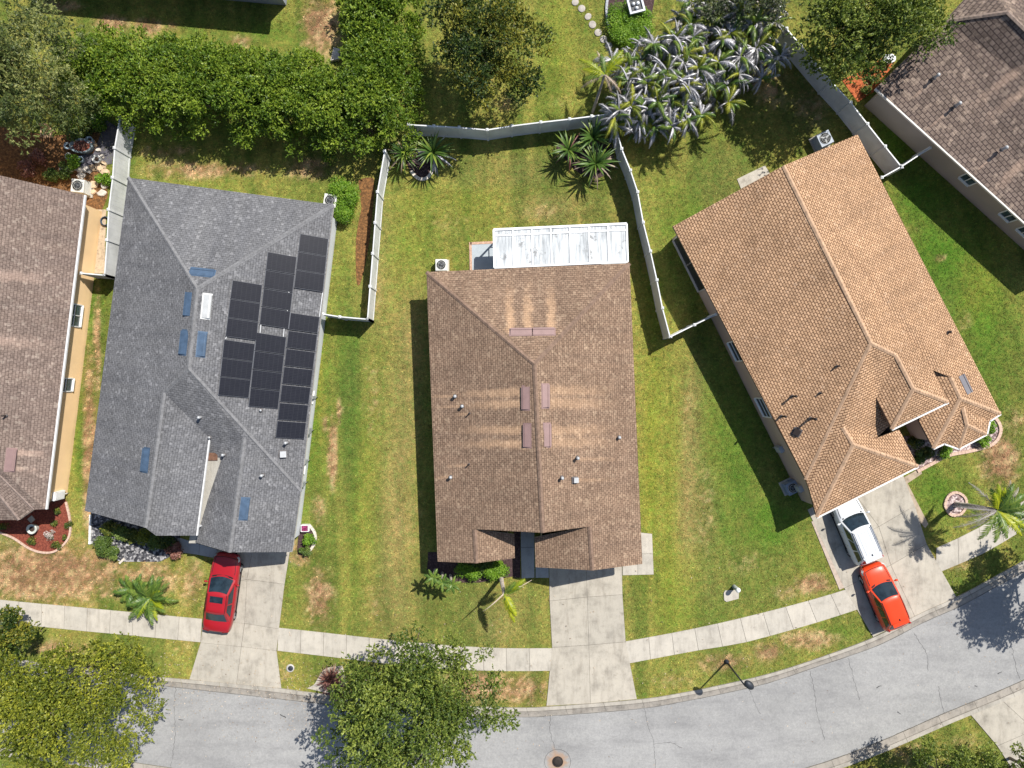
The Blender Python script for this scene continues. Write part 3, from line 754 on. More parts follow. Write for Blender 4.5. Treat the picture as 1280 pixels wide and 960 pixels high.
def stucco(name, c):
    m, nt, b = newmat(name)
    pos = geopos(nt); a = noise(nt, pos, .8, 5); g = noise(nt, pos, 30, 3, .8)
    sp = N(nt, 'SeparateXYZ'); L(nt, pos, sp.inputs[0])
    cc = ramp(nt, a, [(.3, tuple(x * .93 for x in c)), (.7, tuple(x * 1.05 for x in c))])
    dirt = maprange(nt, mathn(nt, 'ADD', sp.outputs[2], mathn(nt, 'MULTIPLY', a, .5)), .2, .65, .8, 1.0)
    dc = N(nt, 'CombineColor'); L(nt, dirt, dc.inputs[0]); L(nt, dirt, dc.inputs[1]); L(nt, dirt, dc.inputs[2])
    L(nt, mixc(nt, 1.0, cc, dc.outputs[0], 'MULTIPLY'), b.inputs['Base Color']); b.inputs['Roughness'].default_value = .9
    bump(nt, b, g, .25, .01); return m
def plan(p): v = W(*p); return (v.x, v.y)

# ---------------------------------------------------------------- house with the brown roof (middle)
def WX(px, py, h):
    v = W(px, py, h); return v.x, v.y
E = 2.8
A, B, C_ = (533, 340, E), (787, 329, E), (803, 705, E)
R1, R2 = (668, 455, 5.6), (678.5, 666, 5.6)
G1, G2, GL, GLT = (737, 658, 4.2), (740.5, 713, 4.2), (669.5, 709, E), (668.5, 672, E)
L1, L2, LR, LRT, LB = (593.5, 661.5, 3.85), (595.5, 704, 3.85), (643.5, 697.5, E), (643, 668, E), (547, 702, E)
polysC = [[A, R1, R2, L1, L2, LB], [A, B, R1], [B, C_, G2, G1, R2, R1], [G1, G2, GL, GLT], [L1, LRT, LR, L2]]
streaks = []
def streak(ax, ay, bx, by, w, amt, h=4.3):
    a = WX(ax, ay, h); c = WX(bx, by, h - 1.2); streaks.append((a[0], a[1], c[0], c[1], w, amt))
for (sx, sy) in ((656, 490), (656, 504), (658, 535), (659, 552)): streak(sx, sy, 560, sy + 4, .26, .8)
for (sx, sy) in ((684, 488), (685, 503), (686, 537), (687, 552)): streak(sx, sy, 785, sy + 2, .34, .55)
for sx in (638, 660, 689): streak(sx, 416, sx - 2, 346, .27, .9)
for (sx, sy, ex) in ((566, 495, 541), (576, 508, 541), (585, 517, 570), (584, 581, 565), (562, 597, 543)): streak(sx, sy, ex - 8, sy + 1, .09, .6, 3.6)
for (sx, sy, ex) in ((725, 573, 790), (720, 598, 775)): streak(sx, sy, ex, sy + 1, .12, .35, 4)
SH_BROWN = shingle('shingle_brown', (.195, .130, .091), (.262, .182, .128), (.075, .050, .037), (.40, .30, .21), .90, .35, streaks, (.43, .29, .18), blotch=.16)
CAP_BROWN = plain('cap_brown', (.19, .128, .094), .95, var=.3, scale=5)
ST_TAN = stucco('stucco_tan', (.50, .42, .33))
hc = thing('house', W(665, 520), 'brown shingled single-storey house with a long pan roofed lanai behind it', 'house')
ring = [plan(q) for q in (A, B, C_, GL, GLT, LRT, LR, L2, LB)]
wr = inset(ring, .45)
wall_mesh(wr, 2.68, ST_TAN, hc)
ro = roof_mesh('roof', polysC, SH_BROWN, hc); RC = Roof(polysC)
caps(ro, [(A, R1), (B, R1), (R1, R2), (L1, L2), (G1, G2)], CAP_BROWN)
def drop(p, dz, sh=(0, 0)):
    v = W(*p); return Vector((v.x + sh[0], v.y + sh[1], v.z - dz))
def gable_from(a, top, b_, mat, parent, back, zb=2.5):
    """wall under a gable: eave point, peak, eave point, moved in by 'back' (plan vector)"""
    a, t, c = W(*a), W(*top), W(*b_); k = Vector((back[0], back[1], 0))
    pts = [Vector((a.x, a.y, zb)) + k, Vector((c.x, c.y, zb)) + k, Vector((c.x, c.y, c.z - .19)) + k, Vector((t.x, t.y, t.z - .19)) + k, Vector((a.x, a.y, a.z - .19)) + k]
    return gable_wall(pts, mat, parent)
gable_from(L1, R2, G1, ST_TAN, hc, (0, .35), 2.3)
gable_from(LB, L2, LR, ST_TAN, hc, (0, .4)); gable_from(GL, G2, C_, ST_TAN, hc, (0, .4))
for (x, y, a, l) in ((651.5, 415, 0, 1.25), (679.5, 414.5, 0, 1.25), (657, 497.5, math.pi / 2, 1.3), (682, 495, math.pi / 2, 1.3), (659, 544.5, math.pi / 2, 1.3), (684, 544, math.pi / 2, 1.3)):
    off_ridge_vent(RC, ro, x, y, a, l, .42, VENT_PINK)
for (x, y, h) in ((568.5, 495.5, .3), (577.5, 508, .3), (563, 597, .3), (703, 598, .45), (722.5, 573, .45), (774.5, 547, .3)): vent_pipe(RC, ro, x, y, h, .075, PIPE, True)
for (x, y) in ((586.5, 517), (586, 581)): vent_pipe(RC, ro, x, y, .35, .04, PIPE_DARK)
box_vent(RC, ro, 718.5, 600, .3, .2)
# walls: garage door and front window (edges of wr run counter-clockwise: find by position)
def wall_edges(wr):
    n = len(wr); return [(wr[i], wr[(i + 1) % n]) for i in range(n)]
def edge_near(wr, px, py):
    g = G(px, py); return min(wall_edges(wr), key=lambda e: ((e[0] + e[1]) / 2 - Vector((g.x, g.y))).length)
e = edge_near(wr, 735, 695); garage_door(e[0], e[1], .12, .88, 2.2, hc)
e = edge_near(wr, 595, 685); window(e[0], e[1], .3, .7, .9, 2.1, hc, 1, 1)
e = edge_near(wr, 545, 520)
for t in (.2, .45, .72): window(e[0], e[1], t, t + .05, .9, 2.1, hc, 0, 1)
e = edge_near(wr, 790, 520)
for t in (.25, .5, .7): window(e[0], e[1], t, t + .05, .9, 2.1, hc, 0, 1)
# lanai: pan roof on posts with screen walls
PAN, nt, b = newmat('pan_roof_dirty_white')
pos = geopos(nt); mp = N(nt, 'Mapping'); mp.inputs['Scale'].default_value = (5.5, .55, 1); mp.inputs['Rotation'].default_value = (0, 0, .04); L(nt, pos, mp.inputs[0])
a = noise(nt, mp.outputs[0], 1.0, 6, .65); c2 = noise(nt, pos, 1.6, 7, .75)
col = ramp(nt, a, [(.3, (.20, .215, .225)), (.47, (.40, .425, .44)), (.62, (.58, .60, .61))])
col = mixc(nt, mathn(nt, 'MULTIPLY', maprange(nt, c2, .55, .64), .75), col, (.13, .13, .13))
L(nt, col, b.inputs['Base Color']); b.inputs['Roughness'].default_value = .5
ALU = plain('aluminium_white', (.74, .75, .75), .4, var=.05)
q = [(617, 287.5, 2.5), (783, 280, 2.5), (784.5, 327.5, 2.72), (618, 335, 2.72)]
Q = [W(*p) for p in q]; mb = MB(); up = Vector((0, 0, .05))
lan = thing('lanai_cover', W(700, 315), 'dirty white pan roofed lanai cover against the brown shingled house', 'patio cover')
mb.add([p for p in Q] + [p + up for p in Q], [(3, 2, 1, 0), (4, 5, 6, 7), (0, 1, 5, 4), (1, 2, 6, 5), (2, 3, 7, 6), (3, 0, 4, 7)])
rp = mb.build('roof_panel', PAN, lan)
mb = MB()
for k in range(8):
    t = k / 7; mb.bar(Q[0].lerp(Q[1], t) + up * 1.6, Q[3].lerp(Q[2], t) + up * 1.6, .11 if k in (0, 7) else .08, .06)
mb.bar(Q[0] + up * 1.2, Q[1] + up * 1.2, .14, .14); mb.bar(Q[3] + up * 1.7, Q[2] + up * 1.7, .1, .06)
mb.bar(Q[0].lerp(Q[3], .16) + up * 1.5, Q[1].lerp(Q[2], .16) + up * 1.5, .1, .05)
mb.build('roof_rib', ALU, lan)
for t in (.02, .34, .66, .98):
    p = Q[0].lerp(Q[1], t); m2 = MB(); m2.bar((p.x, p.y - .1, .04), (p.x, p.y - .1, 2.5), .09, .09); m2.build('post', ALU, lan)
SCREEN = plain('insect_screen', (.05, .055, .06), .7)
p0, p1, p3 = Q[0], Q[1], Q[3]
mb = MB()
for z in (.08, 1.0, 2.3):
    mb.bar((p0.x + .1, p0.y - .1, z), (p1.x - .1, p1.y - .1, z), .05, .05); mb.bar((p0.x + .1, p0.y - .1, z), (p3.x + .1, p3.y, z), .05, .05)
mb.build('screen_frame', plain('bronze_frame', (.05, .045, .04), .5), lan)

# ---------------------------------------------------------------- house with the grey roof and the solar panels
A, B, C_, D = (160, 222, E), (417, 256, E), (365, 690, E), (106, 638.5, E)
R1, R2 = (246, 361, 5.45), (235.5, 461, 5.45)
LW1, LW2, E1, E2, LK = (205, 490.5, 4.75), (181.5, 659.5, 4.75), (261, 547, 3.8), (245, 669.5, 3.8), (195, 669.5, 4.35)
HR = (376, 615, E); GG1, GG2, GL, GV = (305, 548, 4.1), (286.5, 690.5, 4.1), (242, 677.5, E), (277, 573, 3.33)
PW = (260, 567, 3.25)
polysG = [[A, R1, R2, LW1, LW2, D], [A, B, R1], [B, HR, R2, R1], [R2, HR, GG1, GV, PW, E1, LW1], [LW1, E1, E2, LK, LW2], [GG1, HR, C_, GG2], [GG1, GG2, GL, GV]]
SH_GREY = shingle('shingle_slate_grey', (.130, .131, .137), (.158, .159, .166), (.062, .063, .071), (.36, .36, .37), .93, .28, blotch=.16, slot_w=.010)
CAP_GREY = plain('cap_grey', (.17, .17, .175), .95, var=.25, scale=5)
ST_WHITE = stucco('stucco_white', (.62, .64, .66))
hg = thing('house', W(258, 470), 'grey shingled house with rows of black solar panels on its roof', 'house')
wr = inset([plan(q) for q in (A, B, C_, GL, E2, D)], .42)
wall_mesh(wr, 2.68, ST_WHITE, hg)
ro = roof_mesh('roof', polysG, SH_GREY, hg); RG = Roof(polysG)
caps(ro, [(A, R1), (B, R1), (R1, R2), (R2, HR), (R2, LW1), (LW1, LW2), (GG1, GG2)], CAP_GREY)
# low roof between the wings, the wing's side wall, gable ends
LOWR = concrete('rolled_roofing_beige', (.36, .345, .31), .2)
mb = MB(); P = [W(*p) for p in ((252, 567, 3.2), (280, 567, 3.3), (279, 575, 3.3), (245, 679, 2.85), (236, 679, 2.85))]; mb.add(P, [tuple(range(len(P)))])
lowroof = mb.build('porch_roof', LOWR, hg)
mb = MB(); P = [W(*p) for p in ((258.5, 566, 3.30), (272, 566, 3.34), (272, 575.5, 3.29), (257, 575.5, 3.25))]; mb.add([p + Vector((0, 0, .03)) for p in P] + P, [(0, 1, 2, 3), (4, 5, 1, 0), (5, 6, 2, 1), (6, 7, 3, 2), (7, 4, 0, 3)])
mb.build('rusty_flashing', plain('flashing_rust', (.16, .085, .055), .8, var=.35, scale=5), lowroof)
a, c = W(*E1), W(*E2)
gable_wall([Vector((a.x - .3, a.y, 0)), Vector((c.x - .3, c.y + .4, 0)), Vector((c.x - .3, c.y + .4, 3.62)), Vector((a.x - .3, a.y, 3.62))], ST_WHITE, hg, 'side_wall')
gable_from(D, LW2, E2, ST_WHITE, hg, (.05, .43), 2.2); gable_from(GL, GG2, C_, ST_WHITE, hg, (.05, .4), 2.4)
gutter([E1, E2], hg, w=.07)
for (x, y, an, l, m) in ((253, 340.5, -.1, 1.35, VENT_BLUE), (235.5, 380, 1.47, 1.35, VENT_BLUE), (258.5, 383, 1.47, 1.35, VENT_WHITE), (230, 428, 1.47, 1.35, VENT_BLUE), (252.5, 430.5, 1.47, 1.35, VENT_BLUE), (182, 575, 1.47, 1.35, VENT_BLUE), (306, 636, 1.45, 1.25, VENT_BLUE)):
    off_ridge_vent(RG, ro, x, y, an, l, .44, m)
for (x, y, h) in ((248, 522, .4), (356, 554, .5), (326, 595, .4), (278, 569, .35), (325, 513, .15), (261, 547, .15)): vent_pipe(RG, ro, x, y, h, .07, PIPE, h > .3)
box_vent(RG, ro, 353.5, 567.5, .36, .22)
SOL, nt, b = newmat('solar_cells')
uv = N(nt, 'UVMap').outputs[0]; br = N(nt, 'TexBrick'); L(nt, uv, br.inputs['Vector']); br.offset = 0
br.inputs['Scale'].default_value = 1; br.inputs['Brick Width'].default_value = 1 / 6; br.inputs['Row Height'].default_value = 1 / 10; br.inputs['Mortar Size'].default_value = .004
br.inputs['Color1'].default_value = rgb((.008, .009, .015)); br.inputs['Color2'].default_value = rgb((.010, .011, .018)); br.inputs['Mortar'].default_value = rgb((.028, .030, .036))
pos = geopos(nt); du = noise(nt, pos, 1.1, 6, .7)
L(nt, mixc(nt, mathn(nt, 'MULTIPLY', du, .035), br.outputs['Color'], (.22, .225, .235)), b.inputs['Base Color']); b.inputs['Roughness'].default_value = .30; b.inputs['Specular IOR Level'].default_value = .2
SOLF = plain('solar_frame', (.09, .095, .11), .5, .3)
def solar_block(c, n):
    """four surveyed corners (tl, tr, br, bl) on the roof, n panels down"""
    P = []
    for x, y in c:
        p, nn = RG.at(x, y); P.append(p + nn * .11)
    nn = RG.at(*c[0])[1]
    for i in range(n):
        g = .012
        a0, a1 = i / n + g / 2, (i + 1) / n - g / 2
        q = [P[0].lerp(P[3], a0), P[1].lerp(P[2], a0), P[1].lerp(P[2], a1), P[0].lerp(P[3], a1)]
        me = bpy.data.meshes.new('solar_panel')
        lo = [v - nn * .04 for v in q]; ce = sum(q, Vector()) / 4
        ins = [v.lerp(ce, .03) + nn * .003 for v in q]
        me.from_pydata([tuple(v) for v in q + lo + ins], [], [(3, 2, 1, 0), (0, 1, 5, 4), (1, 2, 6, 5), (2, 3, 7, 6), (3, 0, 4, 7), (11, 10, 9, 8)])
        me.materials.append(SOLF); me.materials.append(SOL); me.polygons[5].material_index = 1
        ul = me.uv_layers.new(name='UVMap')
        for li, u in zip(me.polygons[5].loop_indices, ((0, 0), (1, 0), (1, 1), (0, 1))): ul.data[li].uv = u
        o = bpy.data.objects.new('solar_panel', me); COL.objects.link(o); o.parent = hg; o.matrix_parent_inverse = hg.matrix_basis.inverted()
for c, n in (([(375, 292), (410.5, 298.5), (403.5, 365.5), (367, 360)], 3), ([(334.5, 314.5), (371, 321), (360.5, 411.5), (324, 406)], 4), ([(290.5, 350), (328, 356), (320.5, 426), (281.5, 420.5)], 3),
             ([(363, 390), (399.5, 395.5), (380, 549.5), (344, 547.5)], 7), ([(320.5, 415), (358, 421), (347.5, 511), (310.5, 508)], 4), ([(280, 424), (319, 429.5), (311, 497.5), (272.5, 494)], 3)):
    solar_block(c, n)
for (x0, y0, x1, y1) in ((361, 365, 359, 390), (403, 366, 399, 396), (326, 406, 325, 416), (355, 411, 354, 421), (283, 421, 282, 424)):
    p, n1 = RG.at(x0, y0); q2, n1 = RG.at(x1, y1); mb = MB(); mb.bar(p + n1 * .07, q2 + n1 * .07, .05, .05, up=n1); mb.build('panel_rail', PIPE, hg)
e = edge_near(wr, 305, 680); garage_door(e[0], e[1], .48, .92, 2.2, hg)
e = edge_near(wr, 175, 645); window(e[0], e[1], .35, .6, .8, 2.1, hg, 1, 1)
e = edge_near(wr, 395, 480)
for t in (.2, .42): window(e[0], e[1], t, t + .04, 1.0, 2.0, hg, 0, 1)
def wall_box(e, t, z0, z1, w, d, mat, parent, name):
    a, c = e; dr = (c - a).normalized(); out = Vector((dr.y, -dr.x, 0)); p = a.lerp(c, t)
    mb = MB(); ce = Vector((p.x, p.y, (z0 + z1) / 2)) + out * (d / 2 + .01)
    mb.box(ce, (w, d, z1 - z0), math.atan2(dr.y, dr.x)); mb.box(ce + out * (d / 2 + .008), (w * .8, .014, (z1 - z0) * .8), math.atan2(dr.y, dr.x))
    mb.tube([ce - Vector((0, 0, (z1 - z0) / 2)), Vector((ce.x, ce.y, .02))], [.03, .03], 8)
    return mb.build(name, mat, parent)
METER = plain('meter_grey', (.36, .38, .40), .5, .2)
for t, w in ((.335, .38), (.24, .25), (.17, .3), (.44, .2)): wall_box(e, t, .9, 1.6, w, .2, METER, hg, 'meter_box')

# ---------------------------------------------------------------- house with the yellow walls (at the left margin)
A, B, C2, D2, K1, K0 = (-71, 203, 5.6), (105, 243.5, E), (56.5, 636.5, E), (42.5, 637, E), (23.5, 650, E), (-120, 650, E)
RY = (-95, 500, 5.6)
BL, BLT = (-240, 600, E), (-200, 172, E)
K0 = (-150, 650, E)
polysY = [[A, B, C2, RY], [RY, C2, D2], [RY, D2, K1], [RY, K1, K0], [RY, K0, BL], [A, RY, BL, BLT]]
st = [(WX(0, 345, 4)[0], WX(0, 345, 4)[1], WX(80, 350, 3.2)[0], WX(80, 350, 3.2)[1], .3, .5), (WX(-10, 425, 4)[0], WX(-10, 425, 4)[1], WX(75, 432, 3.2)[0], WX(75, 432, 3.2)[1], .35, .5),
      (WX(18, 566, 3.7)[0], WX(18, 566, 3.7)[1], WX(64, 570, 3)[0], WX(64, 570, 3)[1], .2, .7), (WX(18, 586, 3.7)[0], WX(18, 586, 3.7)[1], WX(50, 588, 3)[0], WX(50, 588, 3)[1], .15, .5)]
SH_TAUPE = shingle('shingle_taupe', (.170, .128, .108), (.218, .168, .142), (.085, .062, .053), (.36, .30, .25), .92, .4, st, (.45, .33, .27), row=.17)
ST_YEL = stucco('stucco_yellow', (.90, .64, .36))
hy = thing('house', W(0, 440), 'yellow stucco house with taupe shingled roof and white gutter', 'house')
wr = inset([plan(q) for q in (A[:2] + (E,), B, C2, D2, K1, K0, BL, BLT)][1:], .46)
wall_mesh(wr, 2.68, ST_YEL, hy)
ro = roof_mesh('roof', polysY, SH_TAUPE, hy); RYF = Roof(polysY)
caps(ro, [(A, RY), (RY, D2), (RY, K1)], plain('cap_taupe', (.235, .18, .155), .95, var=.25, scale=5))
gutter([B, C2], hy)
e = edge_near(wr, 103, 440)
def tpos(e, px, py):
    g = G(px, py); g = Vector((g.x, g.y)); d = e[1] - e[0]; return (g - e[0]).dot(d) / d.length_squared
for (x, y, wd) in ((112, 397, .075), (101, 481, .045)):
    t = tpos(e, x, y); window(e[0], e[1], t - wd / 2, t + wd / 2, .95, 2.25, hy, 1 if wd > .05 else 0, 1)
wall_box(e, tpos(e, 86, 616), .55, 1.55, .55, .16, plain('panel_white', (.8, .8, .8), .5), hy, 'utility_panel')
off_ridge_vent(RYF, ro, 14, 575, 1.45, 1.3, .48, VENT_PINK); vent_pipe(RYF, ro, 1, 520, .4, .05, PIPE_DARK)

# ---------------------------------------------------------------- house with the orange-brown roof (right)
A, TP, B = (841, 283, E), (979.5, 207, 5.43), (1072, 168, E)
M = (1089, 429, 5.43); EN1, EN2 = (1120, 444, 4.95), (1142, 486, 4.95)
HL, HL2 = (1007.5, 600, E), (1011.5, 611, E)
V1, V2 = (1053.5, 534, 4.0), (1067, 556, 4.0); V3 = (1095, 548, 3.25)
BLc, BRc, BR2 = (1021, 646.5, E), (1147.5, 583, E), (1124, 537, E)
ENa, ENb, ENc, ENd = (1095, 497, 4.05), (1115, 536.5, 4.05), (1185.5, 502.5, 4.05), (1166, 462, 4.05)
S0 = (1112, 532, 3.05)
WB1, WB2 = (1188, 471.5, 3.72), (1201, 498, 3.72)
EC = (1251, 517, E); b1, b2, b3, b4, b5 = (1237, 526, E), (1233.5, 542.5, E), (1199, 560.5, E), (1180.5, 554, E), (1167, 560.5, E)
WL = (1149, 526, E)
BY1, BY2 = (1204, 509, 3.45), (1209, 531, 3.45)
WLt = (1175, 472, 3.5)
polysR = [[A, TP, M, HL], [TP, B, EC, WB2, WB1, (1167, 463, 3.95), ENd, EN2, EN1, M], [M, EN1, ENa, S0, V3, V1, HL2, HL],
          [V1, V2, BLc, HL2], [V1, V3, BR2, BRc, V2], [V2, BRc, BLc], [EN1, EN2, ENb, ENa], [EN2, ENc, ENb], [EN2, ENd, ENc],
          [WB1, WB2, b5, WL, (1160, 490, 3.2), (1167, 463, 3.55)], [WB2, BY1, b4, b5], [BY1, BY2, b3, b4], [BY2, b2, b3], [BY1, b1, b2, BY2], [WB2, EC, b1, BY1]]
SH_RUST = shingle('shingle_orange_brown', (.395, .25, .148), (.49, .318, .195), (.115, .055, .033), (.56, .40, .28), .96, .3, slot_w=.024, blotch=.16, bumpk=.8, row=.155, tab=.25)
CAP_RUST = plain('cap_orange_brown', (.43, .285, .185), .95, var=.22, scale=5)
ST_MAUVE = stucco('stucco_mauve', (.40, .31, .26))
hr = thing('house', W(1030, 400), 'orange-brown shingled house with hipped front wing and dark lanai screens', 'house')
wr = inset([plan(q) for q in (A, B, EC, b1, b2, b3, b5, WL, BR2, BRc, BLc)], .43)
wall_mesh(wr, 2.66, ST_MAUVE, hr)
ro = roof_mesh('roof', polysR, SH_RUST, hr, plain('fascia_bronze', (.10, .075, .06), .6)); RR = Roof(polysR)
caps(ro, [(TP, M), (M, HL), (M, EN1), (EN1, EN2), (EN2, ENb), (EN2, ENc), (V1, V2), (V2, BLc), (V2, BRc), (WB1, WB2), (WB2, EC), (WB2, b5), (BY1, BY2), (BY2, b3), (BY2, b2)], CAP_RUST)
wl = inset([plan(q) for q in (ENa, ENb, ENc, ENd)], .3); wall_mesh(wl, 3.9, ST_MAUVE, hr, 'tower_wall', 2.6)
k = (Vector(plan(B)) - Vector(plan(A))).normalized(); back = Vector((k.y, -k.x)) * .4
gable_from(A, TP, B, ST_MAUVE, hr, back, 2.4)
gutter([BLc, BRc], hr); gutter([ENb, ENc], hr); gutter([EC, b1, b2, b3, b4, b5], hr, w=.09)
gutter([BR2, BRc], hr, plain('gutter_bronze', (.04, .03, .03), .5)); gutter([WL, b5], hr, plain('gutter_bronze_dark', (.04, .03, .03), .5))
e = edge_near(wr, 925, 460)
t0, t1 = tpos(e, 843, 300), tpos(e, 877, 363)
tm = (t0 + t1) / 2
window(e[0], e[1], min(t0, tm), max(t0, tm), .3, 2.35, hr, 0, 0, WDARK, plain('frame_pale', (.45, .43, .4), .5), 'lanai_screen')
window(e[0], e[1], min(t1, tm), max(t1, tm), .3, 2.35, hr, 0, 0, WDARK, bpy.data.materials['frame_pale'], 'lanai_screen')
for (x, y) in ((915, 438), (950, 505)):
    t = tpos(e, x, y); window(e[0], e[1], t - .035, t + .035, 1.0, 2.2, hr, 0, 1, WDARK)
for (x, y) in ((1000, 602), (975, 555)): wall_box(e, tpos(e, x, y), .7, 1.5, .4, .25, METER, hr, 'meter_box')
e = edge_near(wr, 1084, 615); garage_door(e[0], e[1], .12, .88, 2.2, hr)
e = edge_near(wr, 1216, 551); window(e[0], e[1], .2, .8, .8, 2.1, hr, 1, 0)
for (x, y, h, r) in ((1050, 457.5, .35, .05), (996, 495.5, .6, .06), (1027.5, 491.5, .25, .05), (983, 521, .7, .06), (1021, 524, .8, .07), (1187.5, 415, .25, .06)): vent_pipe(RR, ro, x, y, h, r, PIPE_DARK, r > .055)
box_vent(RR, ro, 996, 540, .38, .12, 1.1, PIPE_DARK)
off_ridge_vent(RR, ro, 1206, 480.5, 2.02, 1.2, .42, VENT_GREY)

# ---------------------------------------------------------------- house in the top right corner
A, X1, T1, RA = (1095, 110, E), (1181, 26, E), (1203, 0, E), (1259.5, 15, 5.5)
RB, BRr, FAR = (1500, 250, 5.5), (1340, 331, E), (1560, 120, E)
T2 = (1240, -42, E); T3 = (1330, -60, E)
polysT = [[A, RA, RB, BRr], [A, T2, RA], [RA, T2, T3, FAR, RB]]
# the eave towards the trees is raised where the wing is taller, which lets the hip run out to the wall head
X1 = (1181, 26, 4.0)
polysT = [[A, X1, RA, RB, BRr], [X1, (1232, -30, 4.0), RA], [RA, (1232, -30, 4.0), T3, FAR, RB]]
st = []
for (x0, y0, x1, y1, w) in ((1173, 94, 1152, 115, .08), (1200, 129, 1170, 156, .08), (1282, 80, 1222, 128, .26), (1290, 105, 1240, 145, .26), (1258, 186, 1230, 212, .08), (1300, 190, 1255, 235, .3)):
    a = WX(x0, y0, 4.2); c = WX(x1 - (x0 - x1) * .3, y1 + (y1 - y0) * .3, 3.6); st.append((a[0], a[1], c[0], c[1], w, .7))
SH_UMBER = shingle('shingle_umber', (.15, .114, .094), (.20, .155, .128), (.062, .045, .042), (.36, .28, .22), .90, .45, st, (.40, .29, .22), row=.24, tab=.34, slot_w=.03)
ST_GREIGE = stucco('stucco_greige', (.40, .33, .27))
ht = thing('house', W(1290, 150), 'greige stucco house with umber shingled roof and three small side windows', 'house')
wr = inset([plan(q) for q in (A, (1181, 26, E), (1232, -30, E), T3, FAR, RB[:2] + (E,), BRr)], .45)
wall_mesh(wr, 2.66, ST_GREIGE, ht)
ro = roof_mesh('roof', polysT, SH_UMBER, ht); RT = Roof(polysT)
caps(ro, [(X1, RA), (RA, RB)], plain('cap_umber', (.22, .17, .14), .95, var=.25, scale=5))
a, c = W(*A), W(1181, 26, 4.0)
d = Vector((c.x - a.x, c.y - a.y)).normalized(); bk = Vector((d.y, -d.x, 0)) * .4
if bk.x < 0: bk = -bk
gable_wall([Vector((a.x, a.y, 2.5)) + bk, Vector((c.x, c.y, 2.5)) + bk, c - Vector((0, 0, .2)) + bk, a - Vector((0, 0, .2)) + bk], ST_GREIGE, ht)
gutter([A, BRr], ht, plain('gutter_cream', (.60, .57, .52), .5))
e = edge_near(wr, 1200, 230)
for (x, y) in ((1196, 228), (1246, 271), (1268, 289), (1310, 325)):
    t = tpos(e, x - 6, y + 6); window(e[0], e[1], t - .028, t + .028, 1.15, 2.05, ht, 1, 0, WGLASS)
for (x, y) in ((1175, 92), (1202, 127.5), (1260.5, 183)): vent_pipe(RT, ro, x, y, .5, .08, PIPE, True)
# ---------------------------------------------------------------- house beyond the top edge
A, B = (20, -47, E), (345, -17, E)
polysN = [[A, B, (290, -150, 5.5), (90, -160, 5.5)], [B, (372, -260, E), (290, -150, 5.5)]]
hn = thing('house', W(200, -90), 'blue-grey walled house cut off by the top margin above the shaded grass', 'house')
wr = inset([plan(q) for q in (A, B, (372, -260, E), (50, -280, E))], .3)
wall_mesh(wr, 2.66, stucco('stucco_blue_grey', (.34, .36, .42)), hn)
roof_mesh('roof', polysN, SH_GREY, hn); gutter([A, B], hn)
# ================================================================== fences
VINYL = plain('vinyl_white', (.62, .63, .63), .45, var=.13, scale=1.1)
def fence(pts, label, hz=1.83, step=1.8, group='white vinyl privacy fences'):
    """pts: surveyed top line (px, py). One run of posts and panels."""
    P = [W(x, y, hz) for x, y in pts]
    f = thing('fence', (P[0].x, P[0].y, 0), label, 'fence', group)
    posts = []
    for i in range(len(P) - 1):
        a, c = P[i], P[i + 1]; n = max(1, round((c - a).length / step))
        for k in range(n): posts.append(a.lerp(c, k / n))
    posts.append(P[-1])
    for p in posts:
        mb = MB(); mb.box((p.x, p.y, hz / 2 + .03), (.13, .13, hz + .06)); mb.box((p.x, p.y, hz + .07), (.17, .17, .03)); mb.box((p.x, p.y, hz + .11), (.15, .15, .05), 0, 0, .1)
        mb.build('post', VINYL, f)
    for p, q in zip(posts[:-1], posts[1:]):
        d = (q - p); ln = d.length
        if ln < .2: continue
        d.normalize(); a = p + d * .065; c = q - d * .065
        mb = MB()
        mb.bar((a.x, a.y, hz / 2), (c.x, c.y, hz / 2), .03, hz - .12)
        for z in (.12, hz - .05): mb.bar((a.x, a.y, z), (c.x, c.y, z), .07, .14)
        m = int((c - a).length / .3)
        r = Vector((-d.y, d.x, 0)) * .016
        for j in range(1, m):                         # tongue and groove lines
            s = a.lerp(c, j / m)
            for sg in (-1, 1): mb.bar((s.x + r.x * sg, s.y + r.y * sg, .2), (s.x + r.x * sg, s.y + r.y * sg, hz - .13), .012, .006)
        mb.build('panel', VINYL, f)
    return f
fence([(150, 147), (143.5, 185), (141, 222), (136, 262), (134, 300), (131, 344)], 'white vinyl fence between the yellow house and the grey shingled house')
fence([(102, 341.5), (131, 344)], 'short white fence return joining the yellow wall to the long fence', step=2.2)
fence([(481, 189), (472, 240), (466, 317), (459.5, 399)], 'white fence beside the leaf litter strip east of the solar panel house')
fence([(459.5, 399), (425, 396), (404, 392.5)], 'short white fence return with gate beside the solar panel house', step=2.6)
fence([(511, 156), (574, 159.5), (609, 162.5), (640, 157.5), (676, 153), (712, 149), (767, 142)], 'white fence along the back of the brown roofed house lawn', step=1.75)
fence([(768, 150), (777, 186), (788, 213), (797, 240), (804, 278), (813, 314), (821, 350), (828, 385), (837.5, 421)], 'white fence between the brown roofed house and the orange-brown roofed house', step=1.9)
fence([(838, 421), (868, 406), (895, 393)], 'short white fence return touching the mauve wall by the lanai', step=2.0)
fence([(983, 36), (1001, 57), (1039, 102), (1063, 128), (1084, 155), (1106, 183), (1127, 209)], 'white fence between the orange-brown roof and the greige house', step=2.0)
fence([(1102, 222), (1127, 208), (1162, 185)], 'white fence gate run linking the orange-brown house and the greige house', step=1.5)

